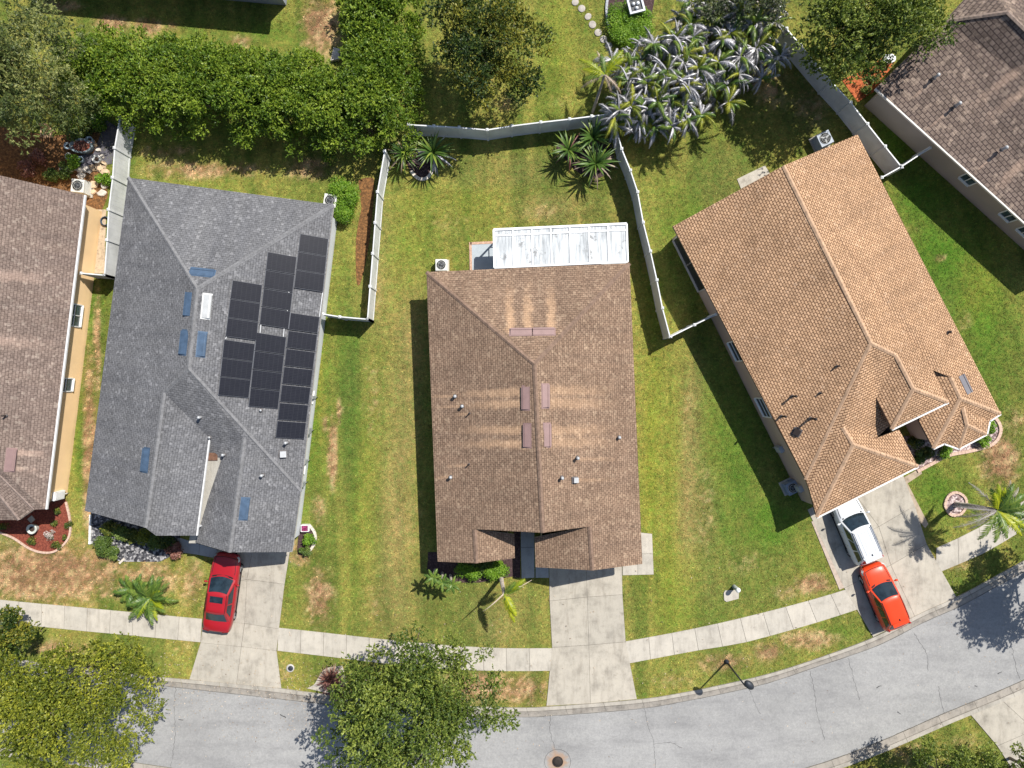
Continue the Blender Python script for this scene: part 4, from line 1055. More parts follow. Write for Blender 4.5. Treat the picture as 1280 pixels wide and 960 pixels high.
# ================================================================== vegetation
def unit(v): return v / np.maximum(1e-9, np.linalg.norm(v, axis=1))[:, None]
def sphere(n): return unit(RS.normal(size=(n, 3)))
def leaves(name, C, Nn, tint, size, mat, parent=None, aspect=.5, cluster=1, droop=0.0):
    """rhombic leaves at points C facing roughly Nn"""
    n = len(C)
    r = sphere(n); a = unit(np.cross(Nn, r)); a[:, 2] -= droop; a = unit(a); b_ = unit(np.cross(Nn, a))
    s = (size * (.65 + .7 * RS.rand(n)))[:, None]
    w = s * aspect
    V = np.empty((n, 4, 3)); V[:, 0] = C - a * s * .5; V[:, 1] = C + b_ * w * .5 - a * s * .08; V[:, 2] = C + a * s * .5; V[:, 3] = C - b_ * w * .5 - a * s * .08
    F = np.arange(n * 4).reshape(n, 4)
    return mesh_np(name, V.reshape(-1, 3), F, mat, parent, tint=np.repeat(tint, 4))
def sprigs(P, k, R, rr, d, flat, m, spread, ct, tint_spread, tbias, name, size, mat, parent, aspect, droop=0.0, zmin=.12):
    """twigs of m leaves fanning out of points on the clumps"""
    n = len(k); c = P[k] + d * (R[k] * rr)[:, None] * np.array([1, 1, flat])
    ax = unit(d * .8 + sphere(n) * .9 + np.array([0, 0, .15 - droop]))
    t0 = .5 + tbias + (ct[k] - .5) * tint_spread + RS.normal(0, .16, n)
    C = np.repeat(c, m, 0); A = unit(np.repeat(ax, m, 0) + sphere(n * m) * .75 - np.array([0, 0, droop * .6])); T = np.repeat(t0, m) + RS.normal(0, .09, n * m)
    s = size * (.6 + .8 * RS.rand(n * m)); C = C + np.repeat(ax, m, 0) * (spread * (RS.rand(n * m) - .3))[:, None] + A * (s * .4)[:, None]
    C[:, 2] = np.maximum(C[:, 2], zmin)
    Nn = unit(np.cross(np.cross(A, np.array([0, 0, 1.]) + sphere(n * m) * .8), A)); b_ = unit(np.cross(Nn, A)); s = s[:, None]; w = s * aspect
    V = np.empty((n * m, 4, 3)); V[:, 0] = C - A * s * .5; V[:, 1] = C + b_ * w * .5 - A * s * .05; V[:, 2] = C + A * s * .5; V[:, 3] = C - b_ * w * .5 - A * s * .05
    return mesh_np(name, V.reshape(-1, 3), np.arange(n * m * 4).reshape(n * m, 4), mat, parent, tint=np.repeat(np.clip(T, 0, 1), 4))
def sprays(cent, rad, n, flat=.8, up=.35, shell=.55):
    """points and normals of n leaves in ellipsoidal clumps"""
    m = len(cent); k = RS.randint(0, m, n)
    d = sphere(n); d[:, 2] = np.abs(d[:, 2]) * np.where(RS.rand(n) < .8, 1, -1)
    rr = shell + (1 - shell) * RS.rand(n) ** .6
    p = cent[k] + d * rad[k][:, None] * rr[:, None] * np.array([1, 1, flat])
    nn = unit(d * .7 + sphere(n) * .6 + np.array([0, 0, up]))
    return p, nn, k
def crown_clumps(c, r, n, cr, hollow=.10, top=.0):
    """clump centres over an ellipsoid crown, more of them near its outside"""
    d = sphere(n * 3); d = d[d[:, 2] > -.45 + top][:n]
    rr = hollow + (1 - hollow) * RS.rand(len(d)) ** .52
    P = np.array(c) + d * np.array(r) * rr[:, None]
    R = cr * (.6 + .8 * RS.rand(len(d)))
    return P, R
BARK = plain('bark_grey', (.17, .14, .115), .95, var=.3, scale=6)
BARK_PALE = plain('bark_pale', (.33, .29, .25), .9, var=.3, scale=6)
def limbs(base, cents, rt, name='trunk', mat=None, parent=None, fork=.35, nlimb=9):
    mb = MB(); base = Vector(base); c = Vector(np.mean(cents, axis=0)); f = base.lerp(Vector((c.x, c.y, c.z)), fork); f.z = base.z + (c.z - base.z) * .55
    mb.tube([base - Vector((0, 0, .1)), base.lerp(f, .5) + Vector((rnd.uniform(-.1, .1), rnd.uniform(-.1, .1), 0)), f], [rt * 1.25, rt, rt * .8], 10)
    sel = rnd.sample(range(len(cents)), min(nlimb, len(cents)))
    for i in sel:
        e = Vector(cents[i]); m = f.lerp(e, .5) + Vector((rnd.uniform(-.3, .3), rnd.uniform(-.3, .3), rnd.uniform(0, .5)))
        mb.tube([f - Vector((0, 0, .1)), m, e], [rt * .55, rt * .3, rt * .07], 6)
        for j in range(3):
            q = m.lerp(e, rnd.uniform(.1, .8)); w = q + Vector((rnd.uniform(-.9, .9), rnd.uniform(-.9, .9), rnd.uniform(.0, .7)))
            mb.tube([q, w], [rt * .16, rt * .04], 5)
    return mb.build(name, mat or BARK, parent)
def tree(px, py, h, rx, ry, rz, nclump, cr, nleaf, size, mat, label, base=None, rt=.16, aspect=.5, name='broadleaf_tree', cat='tree', group=None, droop=0., tint_spread=.5, bark=None, shell=.5, extra=(), tbias=0., flat=.8):
    c = W(px, py, h); rz *= 1.45; nclump = int(nclump * .98); cr *= .92; g = G(*base) if base else Vector((c.x, c.y, 0))
    t = thing(name, (g.x, g.y, 0), label, cat, group)
    P, R = crown_clumps((c.x, c.y, c.z), (rx, ry, rz), nclump, cr)
    for (ex, ey, eh, er) in extra:
        w = W(ex, ey, eh); P = np.vstack([P, [[w.x, w.y, w.z]]]); R = np.append(R, er)
    n = int(nleaf * 2.35) // 9
    pr = R ** 2 / np.sum(R ** 2)
    d = sphere(n); d[:, 2] = np.abs(d[:, 2]) * np.where(RS.rand(n) < .82, 1, -1)
    k = RS.choice(len(R), n, p=pr)
    rr = shell + (1 - shell) * RS.rand(n) ** .6
    # every clump has its own ragged outline
    wob = 1 + .35 * np.sin(d[:, 0] * 5 + k * 1.7) * np.sin(d[:, 1] * 6 + k * 2.3) + .22 * (RS.rand(n) - .3)
    ct = RS.rand(len(R))
    limbs((g.x, g.y, 0), P, rt, parent=t, mat=bark)
    sprigs(P, k, R, rr * wob, d, flat, 9, .28, ct, tint_spread, tbias, 'crown', size * .74, mat, t, aspect, droop)
    return t
LF_OAK = leafmat('leaf_oak_olive', (.034, .058, .008), (.115, .150, .020), (.31, .31, .05), .24)
LF_OAK2 = leafmat('leaf_oak_green', (.024, .050, .008), (.090, .138, .020), (.28, .325, .06), .22)
LF_GOLD = leafmat('leaf_golden', (.042, .070, .007), (.155, .185, .018), (.40, .40, .045), .24)
LF_HEDGE = leafmat('leaf_hedge', (.030, .072, .006), (.108, .185, .015), (.29, .37, .04), .24)
LF_GREY = leafmat('leaf_grey_green', (.026, .044, .012), (.088, .120, .030), (.30, .31, .10), .22)
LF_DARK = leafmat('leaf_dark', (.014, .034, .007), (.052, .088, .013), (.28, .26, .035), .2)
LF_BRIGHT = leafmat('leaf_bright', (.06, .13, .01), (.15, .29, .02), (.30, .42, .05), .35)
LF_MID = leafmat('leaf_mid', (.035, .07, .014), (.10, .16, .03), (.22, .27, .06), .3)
LF_PALM = leafmat('leaf_palm', (.030, .065, .014), (.085, .16, .028), (.24, .30, .05), .25, .4)
LF_PALMY = leafmat('leaf_palm_yellow', (.10, .16, .01), (.26, .33, .015), (.50, .50, .03), .35, .4)
LF_SILVER_GLINT = leafmat('leaf_silver_glint', (.09, .088, .085), (.255, .25, .262), (.52, .51, .55), .1, .35, .5)  # glint of the sun on glossy leaves, put into the colour as silver
LF_GREYFROND = leafmat('leaf_grey_frond', (.07, .065, .06), (.20, .18, .17), (.40, .37, .35), .15, .6)
LF_DEAD = leafmat('leaf_dead', (.16, .11, .08), (.36, .28, .21), (.58, .48, .39), .15, .7)
LF_RED = leafmat('leaf_reddish', (.10, .035, .03), (.26, .11, .085), (.42, .25, .18), .25)
LF_BLOOM = leafmat('leaf_white_bloom', (.04, .06, .02), (.12, .15, .07), (.62, .52, .52), .2)

# -- trees
tree(20, 92, 5.0, 4.3, 4.6, 1.6, 60, 1.0, 26000, .20, LF_GREY, 'large drooping grey-green tree over the garden behind the yellow house', (18, 108), .2, .34, droop=.3, tbias=.05)
tree(612, 62, 4.2, 3.3, 3.3, 1.7, 56, .78, 24000, .17, LF_DARK, 'round dark tree with golden tips beyond the back fence of the middle lawn', (606, 86), .15, tint_spread=.8, tbias=.06, extra=[(540, 20, 4, .6), (555, 5, 4, .6)])
tree(1083, 28, 5.2, 4.1, 3.1, 1.8, 66, .95, 27000, .18, LF_OAK2, 'wide olive tree overhanging the fence and the umber roof', (1060, 62), .18, tint_spread=.75, extra=[(1172, 48, 4.6, .7), (1163, 30, 4.6, .7), (1150, 60, 4.4, .6), (1020, 75, 4.6, .8), (1040, 90, 4.4, .8)])
tree(92, 880, 4.8, 4.8, 3.9, 1.7, 84, .85, 40000, .16, LF_GOLD, 'golden green street tree at the bottom beside the solar panel house road', (96, 838), .2, tint_spread=.45, tbias=-.06, extra=[(20, 850, 4.2, .9), (0, 880, 4, .9), (5, 830, 4, .8), (160, 805, 4, .7), (140, 815, 4, .7), (30, 920, 4, .8), (60, 950, 4, 1.), (150, 945, 4, .8), (90, 905, 4.6, 1.0), (110, 880, 4.8, 1.0), (60, 890, 4.6, 1.0)])
tree(525, 885, 5.2, 5.0, 4.3, 1.8, 84, .86, 40000, .17, LF_OAK2, 'big open oak in the verge between two driveways', (520, 855), .22, tint_spread=.5, shell=.35, tbias=.08, extra=[(512, 800, 4.4, .55), (525, 785, 4.2, .4), (568, 800, 4.4, .5), (470, 815, 4.4, .5), (620, 850, 4.6, .6), (605, 815, 4.4, .5), (408, 920, 4.6, .7), (420, 950, 4.6, .8), (640, 900, 4.4, .5), (430, 890, 4.8, .9), (450, 920, 4.8, .9), (440, 860, 4.6, .8), (475, 940, 5, .9), (540, 940, 5, .9)])
tree(8, 792, 2.6, 1.7, 1.7, 1.1, 22, .5, 7000, .17, LF_DARK, 'small dark round tree by the sidewalk at the road bend', (10, 786), .09, .6, tint_spread=.5)
tree(1186, 962, 3.6, 2.7, 1.7, 1.0, 36, .55, 10000, .15, LF_OAK2, 'pale green young tree on the far verge of the road', (1150, 950), .1, tint_spread=.5, tbias=.12)
tree(1285, 962, 3.4, 1.9, 1.5, 1.0, 26, .5, 7000, .15, LF_OAK2, 'small pale tree covering the lower edge of the far driveway', (1262, 948), .09, tint_spread=.5, tbias=.12)
tree(1100, 1000, 4.0, 1.7, 1.2, 1.1, 30, .55, 8000, .15, LF_OAK2, 'tree below the frame whose shadow speckles the far kerb', (1088, 960), .1)
tree(1388, 722, 5.4, 2.9, 2.9, 1.4, 44, .75, 14000, .2, LF_OAK, 'tree outside the frame that shades the road near the tall palm', (1300, 700), .16, shell=.3)
tree(930, 6, 3.0, 2.5, 1.6, 1.2, 30, .6, 9000, .16, LF_BLOOM, 'dark shrub with pale blossoms above the glinting palm clump', (926, 18), .08, name='flowering_shrub', cat='shrub', tint_spread=.3, tbias=-.12)
# -- the tall hedges: two runs meeting at the corner by the fence
def hedge(line, width, h, n, nleaf, label, size=.19, mat=None, cr=.55):
    nleaf = int(nleaf * 2.2) // 8
    pts = [W(x, y, h * .7) for x, y in line]; base = G(*line[0])
    t = thing('tall_hedge', (pts[0].x, pts[0].y, 0), label, 'hedge')
    und = lambda q: 1.3 * (float(vnoise(np.array([q[0] * .45 + 60]), np.array([q[1] * .45 + 40]), 77, 3, .6)[0]) - .5)
    R2 = resample([(p.x, p.y) for p in pts], 200); P = []
    for i in range(n):
        q = R2[RS.randint(0, 201)]; a = np.clip(RS.normal(0, .62), -1.25, 1.25); bb = np.clip(RS.normal(0, .62), -1.25, 1.25)
        P.append((q[0] + a * width / 2, q[1] + bb * width / 2, h - .3 - .7 * max(abs(a), abs(bb)) ** 4 + RS.uniform(-.35, .3) + und(q)))
    P = np.array(P); R = cr * (.6 + .8 * RS.rand(n))
    d = sphere(nleaf); d[:, 2] = np.abs(d[:, 2]) * np.where(RS.rand(nleaf) < .8, 1, -1); k = RS.randint(0, n, nleaf)
    sprigs(P, k, R, .5 + .55 * RS.rand(nleaf), d, .9, 8, .24, RS.rand(n), .45, .08, 'foliage', size * .66, mat or LF_HEDGE, t, .52)
    mb = MB()
    for i in range(0, 200, 6):
        q = R2[i]
        for j in range(2):
            x, y = q[0] + rnd.uniform(-.8, .8), q[1] + rnd.uniform(-.8, .8)
            mb.tube([(x, y, -.05), (x + rnd.uniform(-.3, .3), y + rnd.uniform(-.3, .3), h * .75)], [.06, .02], 6)
    mb.build('stems', BARK, t)
    return t
hedge([(112, 88), (160, 96), (230, 103), (320, 116), (390, 124), (445, 134)], 4.3, 3.6, 420, 110000, 'long clipped looking hedge band behind the grey shingled house')
hedge([(472, -20), (472, 30), (471, 80), (470, 115), (468, 140)], 3.8, 3.1, 230, 56000, 'hedge arm running to the top edge beside the round dark tree')

# -- low shrubs
def shrub(px, py, h, rx, ry, nleaf, size, mat, label, name='shrub', cat='shrub', group=None, n=14, cr=None, tbias=0, rot=0.0, aspect=.55, stem=True):
    c = W(px, py, h * .8); t = thing(name, (c.x, c.y, 0), label, cat, group)
    d = sphere(n); P = np.stack([d[:, 0] * rx * .7, d[:, 1] * ry * .7, h * .5 + d[:, 2] * h * .22], 1)
    ca, sa = math.cos(rot), math.sin(rot)
    P = np.stack([c.x + P[:, 0] * ca - P[:, 1] * sa, c.y + P[:, 0] * sa + P[:, 1] * ca, P[:, 2]], 1)
    R = (cr or min(rx, ry) * .5) * (.7 + .6 * RS.rand(n))
    dd = sphere(nleaf); dd[:, 2] = np.abs(dd[:, 2]) * np.where(RS.rand(nleaf) < .75, 1, -1); k = RS.randint(0, n, nleaf)
    p = P[k] + dd * (R[k] * (.6 + .45 * RS.rand(nleaf)))[:, None]; p[:, 2] = np.clip(p[:, 2], .04, h)
    nn = unit(dd * .5 + sphere(nleaf) * .7 + np.array([0, 0, .5]))
    ct = RS.rand(n); tint = np.clip(.5 + tbias + (ct[k] - .5) * .4 + (RS.rand(nleaf) - .5) * .5, 0, 1)
    leaves('foliage', p, nn, tint, size, mat, t, aspect)
    if stem:
        mb = MB()
        for i in range(min(n, 6)): mb.tube([(c.x + rnd.uniform(-.1, .1), c.y + rnd.uniform(-.1, .1), 0), tuple(P[i])], [.025, .01], 5)
        mb.build('stem', BARK, t)
    return t
shrub(428, 238, 1.3, 1.2, .62, 5200, .10, LF_BRIGHT, 'bright green clipped shrub by the air conditioner of the solar house', n=22, cr=.42, rot=-.5)
shrub(428, 262, 1.2, .55, .8, 3000, .10, LF_BRIGHT, 'bright clipped shrub, lower one below the air conditioner', n=14, cr=.38)
shrub(787, 27, .9, 1.75, 1.65, 15000, .10, LF_BRIGHT, 'rounded bright green shrub filling the ringed bed', n=44, cr=.5)
shrub(617, 713, .8, 1.15, .5, 4200, .11, LF_BRIGHT, 'low bright green hedge shrub under the brown eave', n=16, cr=.35)
shrub(587, 714, .8, .9, .5, 3400, .11, LF_BRIGHT, 'low green hedge shrub next to the small palms', n=14, cr=.35, tbias=-.1)
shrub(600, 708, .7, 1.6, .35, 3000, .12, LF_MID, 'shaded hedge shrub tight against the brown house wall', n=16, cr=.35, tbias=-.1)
shrub(126, 684, .8, .55, .65, 2200, .12, LF_MID, 'feathery green shrub at the corner of the dark gravel bed', n=12, cr=.3)
shrub(139, 694, .7, .45, .45, 1500, .12, LF_MID, 'smaller feathery shrub beside the corner shrub', n=10, cr=.26)
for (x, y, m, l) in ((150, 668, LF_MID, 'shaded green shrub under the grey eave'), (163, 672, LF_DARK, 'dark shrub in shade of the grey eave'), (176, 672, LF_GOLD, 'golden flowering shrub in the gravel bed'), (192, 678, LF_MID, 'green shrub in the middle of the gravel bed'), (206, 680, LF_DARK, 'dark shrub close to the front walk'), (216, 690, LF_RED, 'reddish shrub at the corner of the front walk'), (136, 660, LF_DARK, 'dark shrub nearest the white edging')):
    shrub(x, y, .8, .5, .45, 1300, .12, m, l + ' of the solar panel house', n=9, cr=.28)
shrub(386, 676, .6, .3, .55, 1400, .10, LF_BRIGHT, 'green plants inside the curved edging beside the grey house wall', n=10, cr=.22)
shrub(381, 690, .6, .4, .3, 900, .10, LF_MID, 'green plant at the lower end of the curved edging', n=8, cr=.22)
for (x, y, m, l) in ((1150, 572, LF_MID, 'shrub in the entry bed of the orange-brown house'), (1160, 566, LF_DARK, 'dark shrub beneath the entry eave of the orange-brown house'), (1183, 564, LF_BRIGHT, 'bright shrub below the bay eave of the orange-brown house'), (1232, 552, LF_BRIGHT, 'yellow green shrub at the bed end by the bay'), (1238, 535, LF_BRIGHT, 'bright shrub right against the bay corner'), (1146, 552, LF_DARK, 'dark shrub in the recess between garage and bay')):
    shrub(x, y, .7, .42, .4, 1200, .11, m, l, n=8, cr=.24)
for (x, y, r) in ((84, 656, .24), (66, 655, .2), (38, 677, .28), (69, 684, .3), (78, 672, .16), (3, 660, .32), (70, 640, .2)):
    shrub(x, y, .4, r, r, 420, .08, LF_DARK, {84: 'dark dot of a shrub beside the bed edging, nearest the lawn', 66: 'small dark shrub in the middle of the red mulch', 38: 'dark round shrub left of the white flowers', 69: 'dark round shrub at the lowest curve of the red bed', 78: 'tiny dark shrub right of the white flowers', 3: 'dark shrub at the photo margin in shade', 70: 'small dark shrub at the shadow edge on red mulch'}[x] , n=6, cr=r * .6, stem=False)
shrub(61, 668, .4, .3, .3, 500, .08, LF_BLOOM, 'white flowering plant in the red mulch bed', n=7, cr=.2, tbias=.3)
for (x, y, m, l) in ((92, 165, LF_MID, 'leafy plant at the back of the cluttered garden'), (122, 152, LF_BRIGHT, 'bright plant beneath the hedge end by the fence'), (104, 162, LF_DARK, 'dark spiky plant behind the oval planter'), (62, 215, LF_MID, 'scrubby plant beside the yellow house roof'), (78, 212, LF_MID, 'green plant among the garden rocks'), (128, 225, LF_BRIGHT, 'green plant beside the fence near the rocks'), (88, 200, LF_BRIGHT, 'plant in front of the oval planter'), (45, 195, LF_RED, 'reddish plant under the drooping tree'), (30, 210, LF_RED, 'brown plant in leaf litter beside the yellow house')):
    shrub(x, y, .7, .5, .5, 900, .13, m, l, n=8, cr=.28)
for (x, y) in ((1085, 110), (1095, 98)): shrub(x, y, .5, .3, .3, 500, .1, LF_MID, 'low plant on the orange mulch, ' + ('nearer the fence' if x == 1085 else 'nearer the umber roof'), n=7, cr=.2)

# -- blades: grasses, cordylines, sago-like rosettes
def rosette(px, py, h, label, name, cat, nl, ln, wd, mat, rise=.9, trunk=0.0, group=None, dead=0, deadmat=None, droop=1.0, base_px=None, ang0=0.0, leafseg=5, nm='leaves'):
    """strap leaves arching out of one point"""
    top = W(px, py, trunk + .2); g = base_px and G(*base_px) or Vector((top.x, top.y, 0))
    t = thing(name, (g.x, g.y, 0), label, cat, group)
    def straps(n, l0, w0, rs, elev_lo, elev_hi, dr, mat_, nme):
        V = []; Fc = []; T = []
        for i in range(n):
            az = 2 * math.pi * (i * .382 + rs.rand() * .12) + ang0; el = rs.uniform(elev_lo, elev_hi); L_ = l0 * rs.uniform(.7, 1.15); w = w0 * rs.uniform(.7, 1.2); tn = np.clip(rs.normal(.5, .22), 0, 1)
            x = y = 0; z = trunk + .05; e = el; b0 = len(V); side = np.array([-math.sin(az), math.cos(az), 0])
            for s in range(leafseg + 1):
                f = s / leafseg; ww = w * (.35 + 1.2 * f if f < .45 else .9 * (1 - f) / .55 + .06) 
                c = np.array([g.x + (top.x - g.x) * (trunk > 0) + math.cos(az) * x, g.y + (top.y - g.y) * (trunk > 0) + math.sin(az) * x, max(.05, z)])
                V += [c - side * ww / 2 + np.array([0, 0, ww * .18]), c, c + side * ww / 2 + np.array([0, 0, ww * .18])]; T += [tn * (.75 + .3 * f)] * 3
                st = L_ / leafseg; x += st * math.cos(e); z += st * math.sin(e); e -= dr * (1.1 / leafseg) * (.6 + f)
            for s in range(leafseg):
                for j in (0, 1): a = b0 + s * 3 + j; Fc.append((a, a + 1, a + 4, a + 3))
        return mesh_np(nme, np.array(V), np.array(Fc), mat_, t, tint=np.array(T))
    rs = np.random.RandomState(int(px * 7 + py))
    straps(nl, ln, wd, rs, .25, 1.25, droop, mat, nm)
    if dead: straps(dead, ln * 1.05, wd * .8, rs, -.2, .35, droop * 1.2, deadmat or LF_DEAD, 'dead_leaves')
    mb = MB(); mb.tube([(g.x, g.y, -.05), (g.x + (top.x - g.x) * (trunk > 0), g.y + (top.y - g.y) * (trunk > 0), trunk + .1)], [.14, .11], 8); mb.build('trunk', BARK, t)
    return t
GP = 'strap leaved palms in the back lawn beds'
rosette(505, 192, 1, 'ragged yellow-green strap palm beside the fence end', 'strap_palm', 'plant', 30, 1.35, .17, LF_PALM, trunk=.9, dead=14, deadmat=LF_DEAD, group=GP)
rosette(541, 190, 1, 'fuller dark green strap palm by the ringed bed', 'strap_palm', 'plant', 46, 1.5, .17, LF_PALM, trunk=1.1, dead=16, deadmat=LF_SILVER_GLINT, group=GP, ang0=1)
rosette(711, 187, 1, 'strap palm of the trio with orange young leaves', 'strap_palm', 'plant', 40, 1.35, .16, LF_PALM, trunk=1.0, dead=10, deadmat=LF_RED, group=GP, ang0=2)
rosette(745, 204, 1, 'front strap palm of the trio with pale leaf tips', 'strap_palm', 'plant', 44, 1.5, .16, LF_PALM, trunk=1.2, dead=14, deadmat=LF_DEAD, group=GP, ang0=.5)
rosette(742, 172, 1, 'rear strap palm of the trio in the fence shadow', 'strap_palm', 'plant', 36, 1.5, .17, LF_PALM, trunk=1.2, dead=6, group=GP, ang0=.8)
rosette(414, 850, 1, 'dried pinkish fountain grass on the curved apron', 'ornamental_grass', 'plant', 130, 1.1, .05, LF_RED, trunk=0.1, droop=1.3, dead=90, deadmat=LF_DEAD)
rosette(426, 868, 1, 'dark purple fountain grass under the oak edge', 'ornamental_grass', 'plant', 110, 1.0, .06, LF_RED, trunk=0.1, droop=1.3)
rosette(124, 158, 1, 'pale blue-green spiky plant in shade near the fence', 'spiky_plant', 'plant', 18, .9, .08, LF_GREY, trunk=.2)
# -- palms with feathered fronds
def frond(V, Fc, T, o, az, el, L_, droop, ll, rs, tone, nseg=9, per=3, lw=.045, ang=.9, sag=.35):
    p = np.array(o, float); e = el; pts = []
    for s in range(nseg + 1):
        d = np.array([math.cos(az) * math.cos(e), math.sin(az) * math.cos(e), math.sin(e)]); pts.append((p.copy(), d)); p = p + d * (L_ / nseg); e -= droop / nseg * (.5 + 1.1 * s / nseg)
    side = np.array([-math.sin(az), math.cos(az), 0])
    for s in range(nseg):                       # the midrib
        b0 = len(V); w0 = .035 * (1 - s / nseg) + .008
        for (q, d) in (pts[s], pts[s + 1]): V += [q - side * w0, q + side * w0]; T += [tone * .8 + .25] * 2
        Fc.append((b0, b0 + 1, b0 + 3, b0 + 2))
    tot = nseg * per
    for i in range(1, tot):
        f = i / tot; s = min(nseg - 1, int(f * nseg)); u = f * nseg - s; q = pts[s][0] * (1 - u) + pts[s + 1][0] * u; d = pts[s][1]
        if f < .12: continue
        l = ll * (math.sin(math.pi * min(1, (f * .85 + .12))) ** .7) * rs.uniform(.8, 1.1)
        upv = np.cross(side, d)
        for sg in (-1, 1):
            a = ang * (1.15 - .55 * f) + rs.normal(0, .08)
            dr = d * math.cos(a) + side * sg * math.sin(a); dr = dr - np.array([0, 0, sag * rs.uniform(.5, 1.3)]); dr /= np.linalg.norm(dr)
            b0 = len(V); m = q + dr * l * .5 + np.array([0, 0, .05 * l]); wv = np.cross(dr, upv); wv = d * lw * .5
            V += [q - wv * .6, q + wv * .6, m + wv, m - wv, q + dr * l - np.array([0, 0, .12 * l])]
            T += [np.clip(tone + rs.normal(0, .1), 0, 1)] * 5
            Fc.append((b0, b0 + 1, b0 + 2, b0 + 3)); Fc.append((b0 + 3, b0 + 2, b0 + 4, b0 + 4))
def palm(base, top, h, label, fr, name='palm_tree', group=None, tr=.09, bark=None, seed=1):
    """fr: list of (material, name, [(azimuth, elevation, length, droop, leaflet)], leaflet width)"""
    g = G(*base); c = W(*top, h); t = thing(name, (g.x, g.y, 0), label, 'palm', group); rs = np.random.RandomState(seed)
    mb = MB(); m = g.lerp(c, .5) + Vector((0, 0, 0)); m.z = h * .45
    mb.tube([(g.x, g.y, -.05), (g.x, g.y, .12), tuple(m), tuple(c)], [tr * 1.6, tr * 1.25, tr, tr * .75], 10)
    for k in range(int(h / .18)):
        f = (k + 1) / (int(h / .18) + 1); q = g.lerp(c, f); q.z = h * f
        mb.lathe([(tr * 1.22 * (1.2 - .4 * f), 0), (tr * 1.0 * (1.2 - .4 * f), .05)], (q.x, q.y, q.z - .03), 8)
    mb.build('trunk', bark or BARK_PALE, t)
    for mat, nm, lst, lw in fr:
        V, Fc, T = [], [], []
        for (az, el, L_, dr, ll) in lst: frond(V, Fc, T, (c.x, c.y, c.z), az, el, L_, dr, ll, rs, rs.uniform(.3, .7), lw=lw)
        F = np.array([q for q in Fc if q[2] != q[3]]); F3 = [q[:3] for q in Fc if q[2] == q[3]]
        me = bpy.data.meshes.new(nm); me.from_pydata([tuple(v) for v in V], [], [tuple(q) for q in F] + [tuple(q) for q in F3]); me.update()
        a = me.attributes.new('tint', 'FLOAT', 'POINT'); a.data.foreach_set('value', np.array(T, np.float32)); me.materials.append(mat)
        o = bpy.data.objects.new(nm, me); COL.objects.link(o); o.parent = t; o.matrix_parent_inverse = t.matrix_basis.inverted()
    return t
D_ = math.radians
palm((1195, 630), (1247, 638), 4.3, 'tall palm with grey hanging fronds in the ringed gravel bed', [
    (LF_PALM, 'green_fronds', [(D_(a), e, l, d, .45) for a, e, l, d in ((5, .35, 2.0, 1.0), (-10, .5, 1.9, .9), (35, .5, 1.9, 1.0), (-40, .5, 2.0, 1.0), (80, .9, 1.6, .9), (-115, .2, 2.2, 1.2), (-80, .6, 1.7, 1.0), (20, .9, 1.7, .9), (110, .5, 1.5, 1.1), (-25, .3, 2.2, 1.0), (60, .4, 1.9, 1.0), (-95, .4, 2.0, 1.1))], .085),
    (LF_PALMY, 'young_fronds', [(D_(a), e, l, d, .4) for a, e, l, d in ((100, .6, 1.8, .9), (-35, .55, 2.1, 1.0), (-52, .6, 1.9, 1.0), (120, .8, 1.5, .9), (88, .7, 1.6, .9))], .08),
    (LF_GREYFROND, 'grey_fronds', [(D_(a), e, l, d, .30) for a, e, l, d in ((176, .15, 2.5, 1.0), (196, .0, 2.3, 1.3), (133, .2, 2.3, 1.0), (208, .1, 2.7, 1.1), (62, .3, 2.1, 1.2), (40, .2, 2.2, 1.2), (228, -.1, 2.2, 1.2), (-75, .0, 1.9, 1.3))], .05)], tr=.13, seed=4)
palm((741, 140), (756, 93), 3.6, 'slim leaning palm beside the glinting palm clump', [
    (LF_PALMY, 'young_fronds', [(D_(a), e, l, d, .38) for a, e, l, d in ((52, .5, 1.8, 1.0), (150, .4, 1.9, 1.1), (165, .3, 1.4, 1.0), (35, .7, 1.4, .9))], .05),
    (LF_PALM, 'green_fronds', [(D_(a), e, l, d, .35) for a, e, l, d in ((60, .3, 1.7, 1.1), (185, .1, 1.5, 1.3), (100, .4, 1.3, 1.1))], .05),
    (LF_DEAD, 'dead_fronds', [(D_(a), e, l, d, .25) for a, e, l, d in ((105, .1, 1.7, .9), (200, -.1, 1.9, 1.4), (-40, .0, 1.6, 1.2), (-60, -.2, 1.3, 1.2))], .04)], tr=.08, seed=5)
palm((626, 721), (630, 742), 3.4, 'slim palm with yellow-lit fronds in front of the brown house entry', [
    (LF_PALMY, 'young_fronds', [(D_(a), e, l, d, .42) for a, e, l, d in ((-70, .3, 1.85, .7), (35, .4, 1.6, .8), (-60, .5, 1.5, .8))], .07),
    (LF_PALM, 'green_fronds', [(D_(a), e, l, d, .32) for a, e, l, d in ((-62, .5, 1.3, .9), (50, .7, 1.2, .9), (20, .3, 1.2, 1.0))], .05),
    (LF_DEAD, 'dead_fronds', [(D_(a), e, l, d, .06) for a, e, l, d in ((-138, .2, 1.8, 1.0), (25, .2, 1.9, .8))], .03)], tr=.105, seed=6)
for i, (bx, by, tx, ty, h, l) in enumerate(((544, 712, 541, 722, 2.3, 'small palm at the corner of the front bed, nearest the lawn'), (553, 716, 553, 728, 2.2, 'small palm in the middle of the corner trio'), (563, 719, 565, 731, 2.0, 'small palm of the corner trio, nearest the low hedge'))):
    palm((bx, by), (tx, ty), h, l, [(LF_PALM, 'green_fronds', [(a + i, e, .62, 1.0, .17) for a, e in ((.2, .5), (1.1, .3), (2.0, .6), (2.9, .2), (3.7, .5), (4.6, .3), (5.5, .4))], .05)], name='small_palm', group='small palms of the front bed', tr=.065, seed=10 + i)
